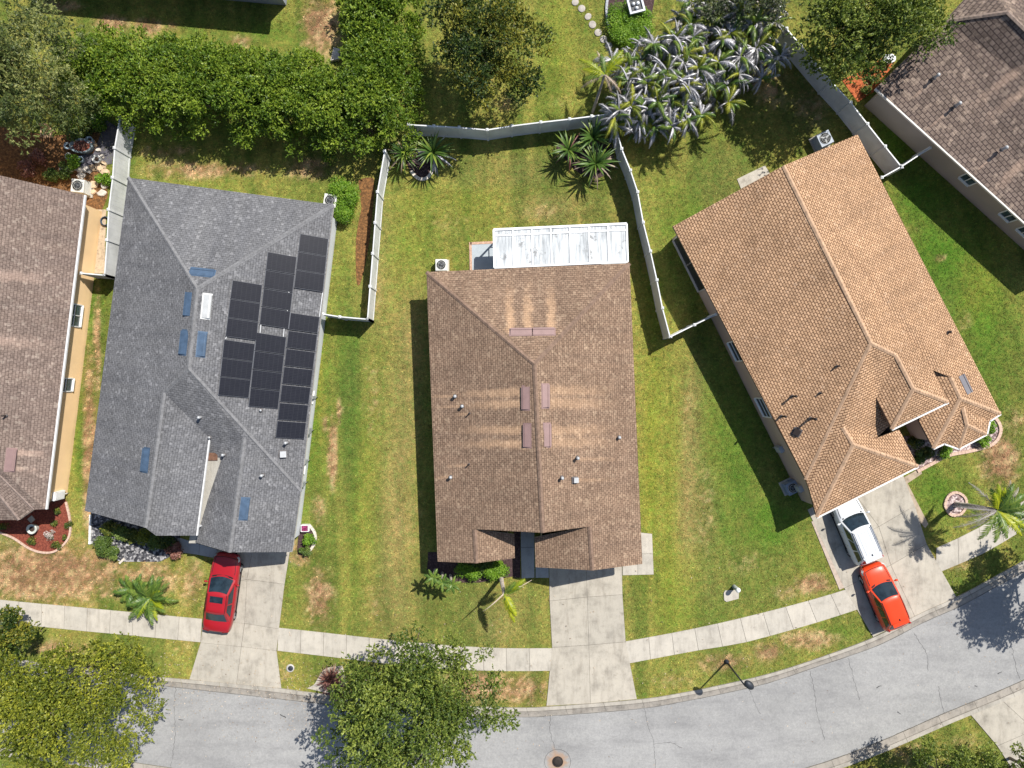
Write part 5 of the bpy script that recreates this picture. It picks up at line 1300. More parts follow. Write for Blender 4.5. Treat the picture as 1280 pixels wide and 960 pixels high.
palm((186, 742), (188, 747), .7, 'bushy feather palm spilling over the sidewalk', [
    (LF_PALM, 'green_fronds', [(i * .55 + .1, .9 - .55 * (i % 3) / 2, 1.5 + .4 * (i % 2), 1.2, .42) for i in range(16)], .07),
    (LF_PALMY, 'young_fronds', [(-1.2, .5, 1.6, 1.0, .35), (-.5, .7, 1.3, .9, .35), (4.2, .6, 1.5, 1.0, .35), (.6, .8, 1.2, .9, .3)], .06)], name='feather_palm', tr=.12, seed=21)
palm((168, 735), (166, 737), .5, 'smaller feather palm next to the bushy one', [
    (LF_PALM, 'green_fronds', [(i * .7 + .4, .8 - .4 * (i % 2), 1.2, 1.2, .36) for i in range(10)], .07)], name='feather_palm', tr=.1, seed=22)

# -- the clump of palms, sun glint painted into their silver fronds
def clump_palm(base, h, label, seed, ns=4):
    g = G(*base); t = thing('clump_palm', (g.x, g.y, 0), label, 'palm', 'silvery clump palms beside the fences'); rs = np.random.RandomState(seed)
    sets = {'glint_fronds': ([], [], [], LF_SILVER_GLINT), 'green_fronds': ([], [], [], LF_PALM), 'yellow_fronds': ([], [], [], LF_GOLD)}
    mb = MB()
    for s in range(ns):
        hx, hy = g.x + rs.normal(0, .4), g.y + rs.normal(0, .4); hh = h * rs.uniform(.55, 1.1); tx, ty = hx + rs.normal(0, .35), hy + rs.normal(0, .35)
        mb.tube([(hx, hy, -.05), (hx, hy, hh * .5), (tx, ty, hh)], [.07, .06, .04], 6)
        a0 = rs.uniform(0, 6.28)
        for i in range(12):
            u = rs.rand(); nm = 'glint_fronds' if u < .64 else ('green_fronds' if u < .86 else 'yellow_fronds'); V, Fc, T, _ = sets[nm]
            az = a0 + i * 2.4 + rs.normal(0, .4); dry = nm == 'glint_fronds'  # silver fronds carry painted sun glint and are set to hang lower
            frond(V, Fc, T, (tx, ty, hh), az, rs.uniform(.0, .9) if dry else rs.uniform(.4, 1.3), rs.uniform(.9, 1.7), rs.uniform(1.6, 3.0), rs.uniform(.20, .36), rs, rs.uniform(.1, .85), nseg=8, per=6, lw=rs.uniform(.022, .042), ang=rs.uniform(.4, 1.05) if dry else .75, sag=rs.uniform(.3, 1.3) if dry else .4)
    mb.build('stems', BARK, t)
    for nm, (V, Fc, T, m) in sets.items():
        if not V: continue
        me = bpy.data.meshes.new(nm); me.from_pydata([tuple(v) for v in V], [], [tuple(q) if q[2] != q[3] else tuple(q[:3]) for q in Fc]); me.update()
        at = me.attributes.new('tint', 'FLOAT', 'POINT'); at.data.foreach_set('value', np.array(T, np.float32)); me.materials.append(m)
        o = bpy.data.objects.new(nm, me); COL.objects.link(o); o.parent = t; o.matrix_parent_inverse = t.matrix_basis.inverted()
    return t
PADD = [(768, 155, 3.0), (785, 135, 3.2), (775, 112, 2.8), (800, 155, 3.0), (808, 118, 3.4), (822, 140, 3.2), (800, 95, 3.0), (830, 98, 3.4), (845, 122, 3.4), (850, 150, 2.8), (852, 78, 3.2), (870, 102, 3.6), (885, 130, 3.0), (880, 62, 3.2), (898, 90, 3.6), (915, 112, 3.2), (905, 52, 3.2), (925, 75, 3.4), (940, 98, 3.0), (945, 55, 3.2), (860, 45, 2.8), (790, 172, 2.4), (818, 165, 2.6), (900, 30, 2.8)]
for i, (x, y, h) in enumerate(PADD):
    clump_palm((x, y), h, 'clump palm with feathery green fronds and painted silver glint in the thicket by the fences', 40 + i, 5)

# -- lawn blades, masked by everything paved or built
def scatter_grass(n):
    x = RS.uniform(-34.5, 34.5, n); y = RS.uniform(-26, 26, n)
    keep = np.ones(n, bool)
    jx = x + RS.normal(0, .02, n); jy = y + RS.normal(0, .02, n)
    for r in PAVED: keep &= ~inpoly(jx, jy, r)
    px = x / PX + 640; py = 480 - y / PX
    for (a, b_, c, d) in ((70, 40, 500, 180), (420, -40, 520, 180)): keep &= ~((px > a) & (px < c) & (py > b_) & (py < d) & (RS.rand(n) < .85))
    x, y = x[keep], y[keep]; n = len(x)
    c = lawn_tone(x, y) * np.exp(RS.normal(.03, .26, n))[:, None] * np.stack([1 + .35 * (RS.rand(n) - .45), np.ones(n), np.ones(n)], 1)
    V = np.empty((n, 9, 3)); az = RS.uniform(0, 2 * math.pi, n)
    for j in range(3):
        a = az + j * 2.1 + RS.normal(0, .3, n); l = RS.uniform(.05, .11, n); w = RS.uniform(.016, .034, n); h = RS.uniform(.03, .075, n)
        dx, dy = np.cos(a), np.sin(a); ox = RS.normal(0, .03, n); oy = RS.normal(0, .03, n)
        V[:, j * 3] = np.stack([x + ox - dy * w, y + oy + dx * w, np.full(n, .002)], 1); V[:, j * 3 + 1] = np.stack([x + ox + dy * w, y + oy - dx * w, np.full(n, .002)], 1)
        V[:, j * 3 + 2] = np.stack([x + ox + dx * l, y + oy + dy * l, h], 1)
    F = np.arange(n * 9).reshape(n * 3, 3)
    o = mesh_np('grass', V.reshape(-1, 3), F, GRASS_BLADE, col=np.repeat(c, 9, axis=0))
    tag(o, 'mown lawn grass, green to straw, around all houses', None, None, 'stuff')
GRASS_BLADE, nt, b = newmat('grass_blade')
at = N(nt, 'Attribute'); at.attribute_name = 'tone'; L(nt, at.outputs['Color'], b.inputs['Base Color']); b.inputs['Roughness'].default_value = .8; b.inputs['Specular IOR Level'].default_value = .15
scatter_grass(170000)
# -- dropped leaves on the paving and the verge under the street trees
def fallen(n):
    px = np.concatenate([RS.normal(440, 90, n // 2), RS.normal(150, 90, n // 4), RS.uniform(0, 1280, n // 4)]); py = np.concatenate([RS.normal(880, 26, n // 2), RS.normal(862, 25, n // 4), RS.uniform(700, 960, n // 4)])
    x, y = (px - 640) * PX, (480 - py) * PX; m = len(x)
    P = np.stack([x, y, np.full(m, .115) + RS.rand(m) * .01], 1)
    onroad = inpoly(x, y, PAVED[0]); P[onroad, 2] = .022
    o = leaves('fallen_leaves', P, unit(sphere(m) * .12 + np.array([0, 0, 1.])), RS.rand(m), .09, LF_DEAD, None, .55); tag(o, 'dry fallen leaves on road, kerb and verge', kind='stuff')
fallen(1600)
# ================================================================== vehicles
TYRE = plain('tyre_rubber', (.018, .018, .018), .85); RIM = plain('rim_alloy', (.45, .46, .47), .35, .6)
CGLASS = glass('car_glass', (.012, .022, .03), .04); TRIM = plain('trim_black', (.015, .015, .016), .5)
LAMP = plain('lamp_clear', (.55, .57, .58), .1, .1, spec=.6); LAMPR = plain('lamp_red', (.25, .008, .008), .15, spec=.6); CHROME = plain('chrome', (.6, .61, .62), .15, .9)
def car(label, cat, name, front, rear, paint, L_, Wd, H, kind, group=None):
    f, r = W(*front, .7), W(*rear, .7); f.z = r.z = 0
    c = (f + r) / 2; d = (f - r); rz = math.atan2(d.y, d.x)
    t = thing(name, (c.x, c.y, .03), label, cat, group, rz)
    def put(mb, nm, mats, par):
        o = mb.build(nm, mats); o.parent = par; return o
    hl, hw = L_ / 2, Wd / 2
    suv = kind == 'suv'; hatch = kind == 'hatch'
    belt = .92 if kind == 'sedan' else (1.08 if suv else .98)
    hood = .78 if kind == 'sedan' else (.98 if suv else .86)
    # body: stations from tail to nose (x, half width factor, deck height)
    if kind == 'sedan': st = [(-1.0, .70, .78), (-.985, .80, .88), (-.94, .90, .96), (-.78, .97, 1.0), (-.45, 1.0, belt), (-.1, 1.0, belt), (.28, 1.0, belt - .02), (.45, .99, hood + .10), (.70, .965, hood + .03), (.86, .90, hood - .04), (.95, .79, hood - .12), (.99, .64, hood - .22), (1.0, .5, hood - .30)]
    else: st = [(-1.0, .74, belt - .25), (-.985, .84, belt - .1), (-.95, .93, belt), (-.8, .985, belt + .02), (-.4, 1.0, belt), (0, 1.0, belt), (.36, 1.0, belt - .02), (.5, .985, hood + .08), (.72, .95, hood + .02), (.87, .885, hood - .05), (.95, .78, hood - .14), (.99, .64, hood - .26), (1.0, .5, hood - .34)]
    NP = 9; V = []; mb = MB()
    for (x, wf, zt) in st:
        w = hw * wf; zb = .24
        half = [(0, zb), (w * .86, zb), (w * .97, zb + .12), (w * 1.0, zb + .32), (w * .985, zt - .18), (w * .93, zt - .05), (w * .8, zt), (w * .4, zt + .035), (0, zt + .045)]
        ringp = half + [(-y, z) for y, z in reversed(half[1:-1])]
        for y, z in ringp: V.append((x * hl, y, z))
    n = len(half) * 2 - 2; m = len(st); Fc = []
    for i in range(m - 1):
        for k in range(n): Fc.append((i * n + k, (i + 1) * n + k, (i + 1) * n + (k + 1) % n, i * n + (k + 1) % n))
    mb.add(V, Fc, 0, True); mb.add(V[:n], [tuple(range(n))], 0); mb.add(V[-n:], [tuple(reversed(range(n)))], 0)
    # cabin
    if kind == 'sedan': xb0, xb1, xt0, xt1 = -.74, .40, -.44, .06
    elif suv: xb0, xb1, xt0, xt1 = -.965, .44, -.80, .12
    else: xb0, xb1, xt0, xt1 = -.95, .42, -.72, .06
    zb, zt = belt - .03, H; bw, tw = hw * .90, hw * (.70 if kind == 'sedan' else .74)
    def cab(face, u, v, off=0.0):
        """cabin faces; u across or along, v from belt to roof"""
        bf, br, tf, tr_ = xb1 * hl, xb0 * hl, xt1 * hl, xt0 * hl
        w = bw + (tw - bw) * v; z = zb + (zt - .05 - zb) * v
        if face == 'front': y = (u * 2 - 1) * w; x = bf + (tf - bf) * v + (.20 * (1 - v) + .10 * v) * (1 - (u * 2 - 1) ** 2) - .08; p = Vector((x, y, z)); nn = Vector((.6, 0, .8))
        elif face == 'back': y = (1 - u * 2) * w; x = br + (tr_ - br) * v - (.14 * (1 - v) + .07 * v) * (1 - (u * 2 - 1) ** 2) + .05; p = Vector((x, y, z)); nn = Vector((-.7, 0, .7))
        else:
            sg = 1 if face == 'side_l' else -1; x0 = br + (tr_ - br) * v + .05; x1 = bf + (tf - bf) * v - .08; x = x0 + (x1 - x0) * u; y = sg * (w + .02 * math.sin(math.pi * u)); p = Vector((x, y, z)); nn = Vector((0, sg * .9, .4))
        return p + nn.normalized() * off
    def patch(mb, face, u0, u1, v0, v1, off, mslot=0, nu=10, nv=4):
        vs = [cab(face, u0 + (u1 - u0) * i / nu, v0 + (v1 - v0) * j / nv, off) for j in range(nv + 1) for i in range(nu + 1)]
        mb.add(vs, [(j * (nu + 1) + i, j * (nu + 1) + i + 1, (j + 1) * (nu + 1) + i + 1, (j + 1) * (nu + 1) + i) for j in range(nv) for i in range(nu)], mslot, True)
    for fc in ('front', 'back', 'side_l', 'side_r'): patch(mb, fc, 0, 1, 0, 1, 0)
    nu = 10
    top = []
    for i in range(13):       # roof skin with crown
        a = i / 12
        for j in range(nu + 1):
            b_ = j / nu; pf = cab('front', b_, 1); pb = cab('back', 1 - b_, 1); p = pb.lerp(pf, a)
            p.z += .075 * (1 - (b_ * 2 - 1) ** 4) * (1 - (a * 2 - 1) ** 6) ** .5; top.append(p)
    mb.add(top, [(i * (nu + 1) + j, (i + 1) * (nu + 1) + j, (i + 1) * (nu + 1) + j + 1, i * (nu + 1) + j + 1) for i in range(12) for j in range(nu)], 0, True)
    # shut lines of the bonnet and the boot lid
    def deckz(x):
        for i in range(m - 1):
            if st[i][0] <= x <= st[i + 1][0]:
                t_ = (x - st[i][0]) / (st[i + 1][0] - st[i][0]); return st[i][2] + (st[i + 1][2] - st[i][2]) * t_
        return st[-1][2]
    body = put(mb, 'body', [paint, TRIM], t)
    ln = MB()
    for sg in (-1, 1):
        pr = None
        for x in (.5, .6, .7, .8, .88):
            p = Vector((x * hl, sg * hw * (.78 - .28 * max(0, x - .6)), deckz(x) + .012))
            if pr is not None: ln.bar(pr, p, .028, .008)
            pr = p
    pr = None
    for k in range(9):
        y = (k / 8 * 2 - 1) * hw * .70; p = Vector(((.885 + .035 * (1 - (y / hw / .7) ** 2)) * hl, y, deckz(.9) + .025 + .02 * (1 - abs(y / hw))))
        if pr is not None: ln.bar(pr, p, .03, .01)
        pr = p
    for sg in (-1, 1):
        for x in (-.33, .08): ln.bar((x * hl, sg * hw * .995, .45), (x * hl, sg * hw * .985, belt - .16), .012, .012)
        ln.bar((-.62 * hl, sg * hw * 1.0, .27), (.62 * hl, sg * hw * 1.0, .27), .03, .1)
    ln.bar((hl * .985, -hw * .42, .42), (hl * .985, hw * .42, .42), .06, .16); ln.bar((-hl * .995, -hw * .55, .35), (-hl * .995, hw * .55, .35), .06, .14)
    for sg in (0, 1):
        a, c2 = cab('front', .035 + .93 * sg, 1), cab('back', .965 - .93 * sg, 1); ln.bar(a + Vector((0, 0, .03)), c2 + Vector((0, 0, .03)), .03, .02)
    q = [cab('front', .1 + .8 * k / 8, .015) + Vector((.05, 0, .012)) for k in range(9)]
    for a, c2 in zip(q[:-1], q[1:]): ln.bar(a, c2, .09, .012)
    put(ln, 'trim', TRIM, body)
    g = MB(); patch(g, 'front', .06, .94, .06, .95, .012); put(g, 'windshield', CGLASS, t)
    g = MB(); patch(g, 'back', .08, .92, .18 if kind != 'sedan' else .08, .9, .012); put(g, 'rear_window', CGLASS, t)
    for s in ('side_l', 'side_r'):
        g = MB()
        for (a, b_) in ((.06, .33), (.36, .62), (.65, .93)) if kind != 'sedan' else ((.12, .44), (.48, .92)): patch(g, s, a, b_, .12, .88, .014)
        put(g, 'side_window', CGLASS, t)
    for x in (-.60, .62):
        for sg in (-1, 1):
            g = MB(); rr = .33 if not suv else .35
            prof = [(.6, 0), (.93, .0), (1, .06), (1, .17), (.93, .22)]
            vs = []; nn_ = 24
            for (rf, yy) in prof:
                for k in range(nn_): a = 2 * math.pi * k / nn_; vs.append((x * hl + rr * rf * math.cos(a), sg * (hw * .975 - .0 - yy), rr - .03 + rr * rf * math.sin(a)))
            g.add(vs, [(i * nn_ + k, i * nn_ + (k + 1) % nn_, (i + 1) * nn_ + (k + 1) % nn_, (i + 1) * nn_ + k) for i in range(4) for k in range(nn_)], 0, True)
            wheel = put(g, 'wheel', TYRE, t)
            g = MB(); cy = sg * (hw * .975 - .015)
            for k in range(5): a = 2 * math.pi * k / 5; g.bar((x * hl, cy, rr - .03), (x * hl + rr * .62 * math.cos(a), cy, rr - .03 + rr * .62 * math.sin(a)), .07, .03, up=(0, 1, 0))
            g.tube([(x * hl + rr * .6 * math.cos(2 * math.pi * k / 20), cy, rr - .03 + rr * .6 * math.sin(2 * math.pi * k / 20)) for k in range(21)], .025, 6)
            put(g, 'rim', RIM, wheel)
    for sg in (-1, 1):
        g = MB(); x0 = .43 if kind != 'sedan' else .32
        g.lathe([(.02, 0), (.09, .01), (.11, .05), (.10, .12), (.03, .15)], ((x0 - .06) * hl, sg * (hw + .10), belt - .06), 12, sx=.6, sy=1.0); g.bar(((x0 - .06) * hl, sg * hw * .93, belt - .01), ((x0 - .06) * hl, sg * (hw + .08), belt), .05, .04)
        put(g, 'wing_mirror', [paint], t)
        g = MB(); vs = []
        for (x, yf, dz) in ((.985, .50, -.02), (.955, .74, -.0), (.90, .90, -.0), (.83, .93, .0)):
            z = deckz(x) - .02; vs += [(x * hl + .012, sg * hw * yf, z - .10), (x * hl - .04, sg * hw * (yf - .06), z + .035)]
        g.add(vs, [(2 * i, 2 * i + 1, 2 * i + 3, 2 * i + 2) for i in range(3)]); put(g, 'headlight', LAMP, t)
        g = MB(); z = belt - .12
        if kind == 'sedan': g.bar((-.99 * hl, sg * hw * .45, z + .02), (-.95 * hl, sg * hw * .88, z + .04), .07, .13)
        else: g.bar((-.975 * hl, sg * hw * .80, z - .12), (-.92 * hl, sg * hw * .82, z + .28), .08, .10)
        put(g, 'taillight', LAMPR, t)
    if kind == 'sedan':
        g = MB(); zz = H + .028
        g.box((-.10 * hl, 0, zz), (.40, .82, .012)); put(g, 'sunroof', CGLASS, t)
    if suv:
        for sg in (-1, 1):
            g = MB(); g.bar((-.70 * hl, sg * tw * .86, H + .06), (.06 * hl, sg * tw * .84, H + .06), .035, .035)
            for x in (-.68, -.3, .05): g.bar((x * hl, sg * tw * .85, H - .02), (x * hl, sg * tw * .85, H + .06), .04, .03)
            put(g, 'roof_rail', CHROME, t)
        g = MB()
        for y in (-.36, -.12, .12, .36): g.bar((-.66 * hl, y * tw * 1.3, H + .024), (.0, y * tw * 1.3, H + .024), .03, .02)
        put(g, 'roof_rib', paint, body)
    if kind != 'sedan':
        g = MB(); g.lathe([(.045, 0), (.03, .04), (.012, .09)], (xt0 * hl + .22, 0, H + .015), 8, sx=2.0, sy=.7); put(g, 'antenna', TRIM, t)
        g = MB(); a = cab('back', .1, .98); c2 = cab('back', .9, .98); g.bar(a + Vector((-.06, 0, .05)), c2 + Vector((-.06, 0, .05)), .24, .03); put(g, 'spoiler', paint, body)
    put_plate = MB(); put_plate.bar((-hl * 1.0 - .01, -.16, .62), (-hl * 1.0 - .01, .16, .62), .02, .15); put(put_plate, 'plate', plain('plate_' + name, (.6, .6, .58), .5), t)
    return t
car('dark red sedan with sunroof parked in the driveway of the solar panel house', 'car', 'parked_car', (284, 692.5), (271, 788), carpaint('paint_dark_red', (.32, .010, .016)), 5.0, 1.86, 1.46, 'sedan')
car('white crossover with roof rails parked nose to the garage', 'car', 'parked_car', (1052, 621), (1086, 701), carpaint('paint_white', (.60, .62, .64)), 4.45, 1.84, 1.62, 'suv')
car('bright orange-red hatchback behind the white crossover', 'car', 'parked_car', (1089, 706), (1121.5, 784), carpaint('paint_orange_red', (.66, .055, .012)), 4.3, 1.76, 1.54, 'hatch')

# ================================================================== street and garden things
DKGREY = plain('lamp_dark_bronze', (.035, .04, .05), .5, .3)
g = G(908, 827); tip = W(937, 857, 4.1)
lamp = thing('street_lamp', (g.x, g.y, 0), 'dark slim street lamp leaning over the kerb from the verge', 'street lamp')
mb = MB(); mb.lathe([(.16, 0), (.16, .06), (.09, .12), (.07, .35)], (g.x, g.y, 0), 14); mb.tube([(g.x, g.y, 0), (g.x, g.y, 3.75)], [.062, .045], 10); mb.build('pole', DKGREY, lamp)
mb = MB(); hx, hy = tip.x, tip.y
mb.tube([(g.x, g.y, 3.7), (g.x + (hx - g.x) * .5, g.y + (hy - g.y) * .5, 4.0), (hx, hy, 4.05)], [.04, .035, .03], 8); mb.build('arm', DKGREY, lamp)
mb = MB(); an = math.atan2(hy - g.y, hx - g.x); mb.lathe([(.05, -.07), (.24, -.05), (.27, .0), (.20, .09), (.08, .14)], (hx, hy, 4.02), 16, sx=1.3, sy=.85, rz=-.75); mb.build('lamp_head', DKGREY, lamp)
# manhole
g = G(697, 952); mh = thing('manhole_cover', (g.x, g.y, .012), 'round rusty manhole cover in the road', 'manhole cover')
mb = MB(); mb.lathe([(.36, .0), (.36, .012), (.31, .012), (.31, .007)], (g.x, g.y, .0135), 28); mb.lathe([(.3, 0), (.3, .014), (.1, .016)], (g.x, g.y, .0135), 24)
for k in range(-4, 5): mb.bar((g.x - .24 + abs(k) * .02, g.y + k * .055, .03), (g.x + .24 - abs(k) * .02, g.y + k * .055, .03), .015, .008)
mb.build('cover', plain('cast_iron', (.045, .036, .032), .7, .4), mh)
mb = MB(); mb.tube([(g.x + .85 * math.cos(a) * (1 if abs(math.cos(a)) < .7 else 1.0), g.y + .8 * math.sin(a), .012) for a in [2 * math.pi * k / 36 for k in range(37)]], .012, 5); struct(mb.build('road_joint', CRACK))
# utility pedestal on its pad
flat('concrete_pad', [(904.5, 741), (906, 738), (921, 737), (923.5, 740), (923, 748), (908, 752), (905, 750)], CONC, 0, .06)
g = G(917.5, 733); pd = thing('utility_pedestal', (g.x, g.y, 0), 'short pale cable pedestal beside the small concrete pad', 'utility box')
mb = MB(); mb.lathe([(.13, 0), (.12, .75)], (g.x, g.y, 0), 14); mb.build('body', plain('pedestal_green_grey', (.30, .33, .30), .6), pd)
mb = MB(); mb.lathe([(.15, .72), (.155, .88), (.12, .95), (.02, .98)], (g.x, g.y, 0), 14); mb.build('cap', plain('pedestal_cap', (.66, .68, .67), .5), pd)
# valve cover in the verge
g = G(363, 835); vc = MB(); vc.lathe([(.26, .0), (.26, .045), (.22, .06)], (g.x, g.y, 0), 20); o = vc.build('valve_box', plain('valve_ring', (.42, .41, .39), .9)); tag(o, 'round dark utility lid in the verge grass near the dry fountain grass', 'utility box')
vc = MB(); vc.lathe([(.17, .0), (.17, .012), (.05, .016)], (g.x + .03, g.y, .06), 18); vc.build('lid', plain('valve_lid', (.03, .035, .045), .6), o)
# air conditioners
ACW = plain('ac_paint', (.62, .62, .58), .5, .1, var=.06); ACD = plain('ac_grille', (.035, .037, .04), .5)
def aircon(px, py, label, rz=0.0, s=.78, h=.85, body=None):
    g = W(px, py, h); a = thing('air_conditioner', (g.x, g.y, 0), label, 'air conditioner', 'air conditioners beside the houses')
    mb = MB(); mb.box((g.x, g.y, .05), (s * 1.25, s * 1.25, .1), rz); mb.build('pad', CONC, a)
    mb = MB(); mb.box((g.x, g.y, .1 + (h - .1) / 2), (s, s, h - .1), rz)
    for i in range(9):
        z = .16 + i * (h - .25) / 9
        mb.box((g.x, g.y, z), (s + .016, s + .016, .025), rz)
    mb.build('casing', body or ACW, a)
    mb = MB(); mb.lathe([(s * .40, .0), (s * .40, .02), (s * .1, .028)], (g.x, g.y, h), 24); mb.build('fan_grille', ACD, a)
    mb = MB()
    for k in range(3):
        an = 2.094 * k + rz; mb.bar((g.x + .04 * math.cos(an), g.y + .04 * math.sin(an), h + .034), (g.x + s * .36 * math.cos(an + .4), g.y + s * .36 * math.sin(an + .4), h + .034), .09, .006)
    mb.lathe([(.07, 0), (.06, .045)], (g.x, g.y, h + .02), 10); mb.build('fan', plain('ac_fan_metal', (.10, .105, .11), .45, .3), a)
    mb = MB()
    for q in (.40, .27): mb.tube([(g.x + s * q * math.cos(2 * math.pi * k / 24), g.y + s * q * math.sin(2 * math.pi * k / 24), h + .045) for k in range(25)], .008, 4)
    mb.build('guard', ACW, a)
aircon(551.5, 331, 'pale air conditioner at the back corner of the brown roof', 0, .72, .8)
aircon(412.5, 250.5, 'air conditioner between the grey hip roof and the bright shrub', -.15, .8, .85)
aircon(97, 232, 'white air conditioner at the corner of the yellow house', -.1, .82, .9)
aircon(1031.5, 173, 'blue-grey air conditioner beyond the orange-brown gable end', .45, .85, .9, plain('ac_blue_grey', (.30, .34, .40), .5))
aircon(991, 610, 'air conditioner against the mauve wall near the garage', .45, .75, .8, plain('ac_mid_grey', (.22, .26, .33), .5))
g = G(980, 605); mb = MB(); mb.box((g.x, g.y, .3), (.4, .3, .6), .45); mb.box((g.x, g.y, .62), (.44, .34, .04), .45); tag(mb.build('pool_pump_box', METER), 'small grey equipment box beside the mauve wall air conditioner', 'utility box')
# lantern in the ringed bed, ring edgings
EDGE = plain('edging_grey', (.34, .35, .38), .9, var=.2, scale=6); EDGEP = plain('edging_pinkish', (.52, .37, .29), .9, var=.15, scale=6); EDGEW = plain('edging_pale', (.58, .52, .45), .9, var=.12, scale=6)
def edging(pts, mat, label, w=.14, h=.1, closed=False):
    P = smooth_line(pts + ([pts[0]] if closed else []), 5); mb = MB(); prev = None
    n = max(6, int(sum((Vector(P[i]) - Vector(P[i - 1])).length for i in range(1, len(P))) * PX / .22)); P = resample(P, n)
    for i in range(n):
        a = Vector(P[i]); c = Vector(P[i + 1]); c2 = a.lerp(c, .95); mb.bar(G(*a, h / 2), G(*c2, h / 2), w, h + rnd.uniform(-.01, .01))
    return tag(mb.build('bed_edging', mat), label, 'garden edging')
edging([(762, -12), (758, 8), (760, 30), (770, 47), (786, 54), (803, 51), (812, 38)], EDGE, 'grey curved edging round the bed with the pedestal', .16, .16)
edging([(1180, 631), (1184, 620), (1194, 615), (1205, 621), (1207, 632), (1199, 643), (1187, 643)], EDGEP, 'ring of pinkish edging blocks round the tall palm', .16, .12, True)
edging([(514, 214), (522, 223), (532, 224), (539, 217), (542, 206)], EDGEW, 'pale curved edging in front of the two strap palms', .2, .13)
edging([(0, 665), (18, 672.5), (38, 685.5), (56, 690.5), (72, 687.5), (86.5, 672), (88.5, 652), (83, 627)], EDGEP, 'pale pink curved edging round the red mulch bed', .13, .1)
edging([(1146, 589), (1165, 579), (1185, 569), (1215, 563), (1240, 555), (1249.5, 541), (1247.5, 528), (1238, 517)], EDGEP, 'pinkish curved edging along the bay of the orange-brown house', .2, .12)
edging([(387, 656), (394, 666), (394, 678), (386, 690), (380, 693)], EDGEW, 'pale curved edging beside the grey house wall', .16, .12)
edging([(114, 643), (113.5, 660), (113, 680)], plain('edging_white', (.68, .68, .66), .8), 'straight white edging at the end of the dark gravel bed', .13, .12)
edging([(150, 704), (156, 698)], EDGEW, 'short pale edging piece beside the feathery shrubs', .13, .1)
g = W(795, 6, 1.1); pe = thing('garden_pedestal', (g.x, g.y, 0), 'square pedestal with bright top in the ringed bed', 'pedestal')
mb = MB(); mb.box((g.x, g.y, .5), (.5, .5, 1.0), .25); mb.box((g.x, g.y, .08), (.7, .7, .16), .25); mb.build('column', plain('pedestal_stone', (.30, .31, .35), .7), pe)
mb = MB()
for sx, sy, lx, ly in ((0, 1, 1.0, .12), (0, -1, 1.0, .12), (1, 0, .12, .78), (-1, 0, .12, .78)):
    x, y = sx * .44, sy * .44; mb.box((g.x + x * math.cos(.25) - y * math.sin(.25), g.y + x * math.sin(.25) + y * math.cos(.25), 1.06), (lx, ly, .14), .25)
mb.build('rim', plain('pedestal_rim', (.55, .57, .62), .4), pe)
mb = MB(); mb.box((g.x, g.y, 1.02), (.8, .8, .03), .25); mb.build('basin', plain('basin_dark', (.04, .045, .05), .3), pe)
for k, (x, y) in enumerate(((.12, .1), (-.16, .05), (.05, -.2))):
    mb = MB(); mb.lathe([(.02, 0), (.12, .05), (.09, .14), (.01, .17)], (g.x + x, g.y + y, 1.035), 10); mb.build('ornament', plain('ornament_white', (.7, .72, .74), .3), pe)
# stepping stones
STEP = concrete('stepping_stone', (.40, .37, .34), .25, 3)
for k, (x, y) in enumerate(((719, 3), (727, 11), (735, 21), (740.5, 31), (747.5, 41), (754.5, 49.5), (761, 57.5), (790, 73), (793, 65), (816, 58), (849, 32))):
    g = G(x, y); mb = MB(); mb.lathe([(.24, 0), (.24, .04), (.21, .055)], (g.x, g.y, 0), 14, sx=1, sy=rnd.uniform(.85, 1.1), rz=rnd.random()); o = mb.build('stepping_stone', STEP)
    tag(o, 'round stepping stone in the path past the ringed bed', 'stepping stone', 'stepping stones by the ringed bed')
# pots, rocks and planter of the garden behind the yellow house
POTG = plain('pot_blue_grey', (.33, .42, .48), .5, var=.2); SOIL = plain('soil', (.05, .035, .028), 1)
def pot(px, py, r, h, mat, label):
    g = W(px, py, h); t = thing('plant_pot', (g.x, g.y, 0), label, 'plant pot')
    mb = MB(); mb.lathe([(r * .7, 0), (r * .95, h * .8), (r, h), (r * .8, h), (r * .75, h - .06)], (g.x, g.y, 0), 20); mb.build('pot', mat, t)
    mb = MB(); mb.lathe([(r * .78, h - .07), (r * .3, h - .05)], (g.x, g.y, 0), 16); mb.build('soil', SOIL, t)
    return t
pot(111, 174.5, .24, .4, POTG, 'round blue-grey pot above the oval planter')
pot(84, 182, .24, .35, POTG, 'bluish pot touching the end of the oval planter')
pot(120, 198.5, .28, .4, plain('pot_white', (.62, .62, .60), .5), 'white pot between the oval planter and the rocks')
pot(39, 661.5, .33, .45, plain('pot_cream', (.52, .55, .50), .5), 'round cream pot in the red mulch bed')
pot(85, 195, .22, .3, plain('pot_white_small', (.60, .61, .58), .5), 'small white pot below the oval planter')
pot(100, 199, .2, .3, POTG, 'small grey pot near the pale rocks')
g = W(101, 182, .45); op = thing('oval_planter', (g.x, g.y, 0), 'oval dark planter tub with reddish plants in the cluttered garden', 'planter')
mb = MB(); mb.lathe([(.55, 0), (.64, .4), (.66, .46), (.57, .46), (.55, .38)], (g.x, g.y, 0), 28, sx=1.15, sy=.72); mb.build('tub', plain('tub_rim_grey', (.22, .28, .30), .5), op)
mb = MB(); mb.lathe([(.56, .37), (.3, .40)], (g.x, g.y, 0), 24, sx=1.15, sy=.72); mb.build('soil', MULCH_RED, op)
n = 300; p = np.stack([g.x + RS.normal(0, .25, n), g.y + RS.normal(0, .15, n), .42 + RS.rand(n) * .15], 1); leaves('planting', p, unit(sphere(n) * .5 + np.array([0, 0, 1.])), RS.rand(n), .1, LF_RED, op)
ROCK = plain('rock_tan', (.55, .41, .27), .95, var=.25, scale=3); ROCK2 = plain('rock_pale', (.55, .50, .44), .95, var=.25, scale=3)
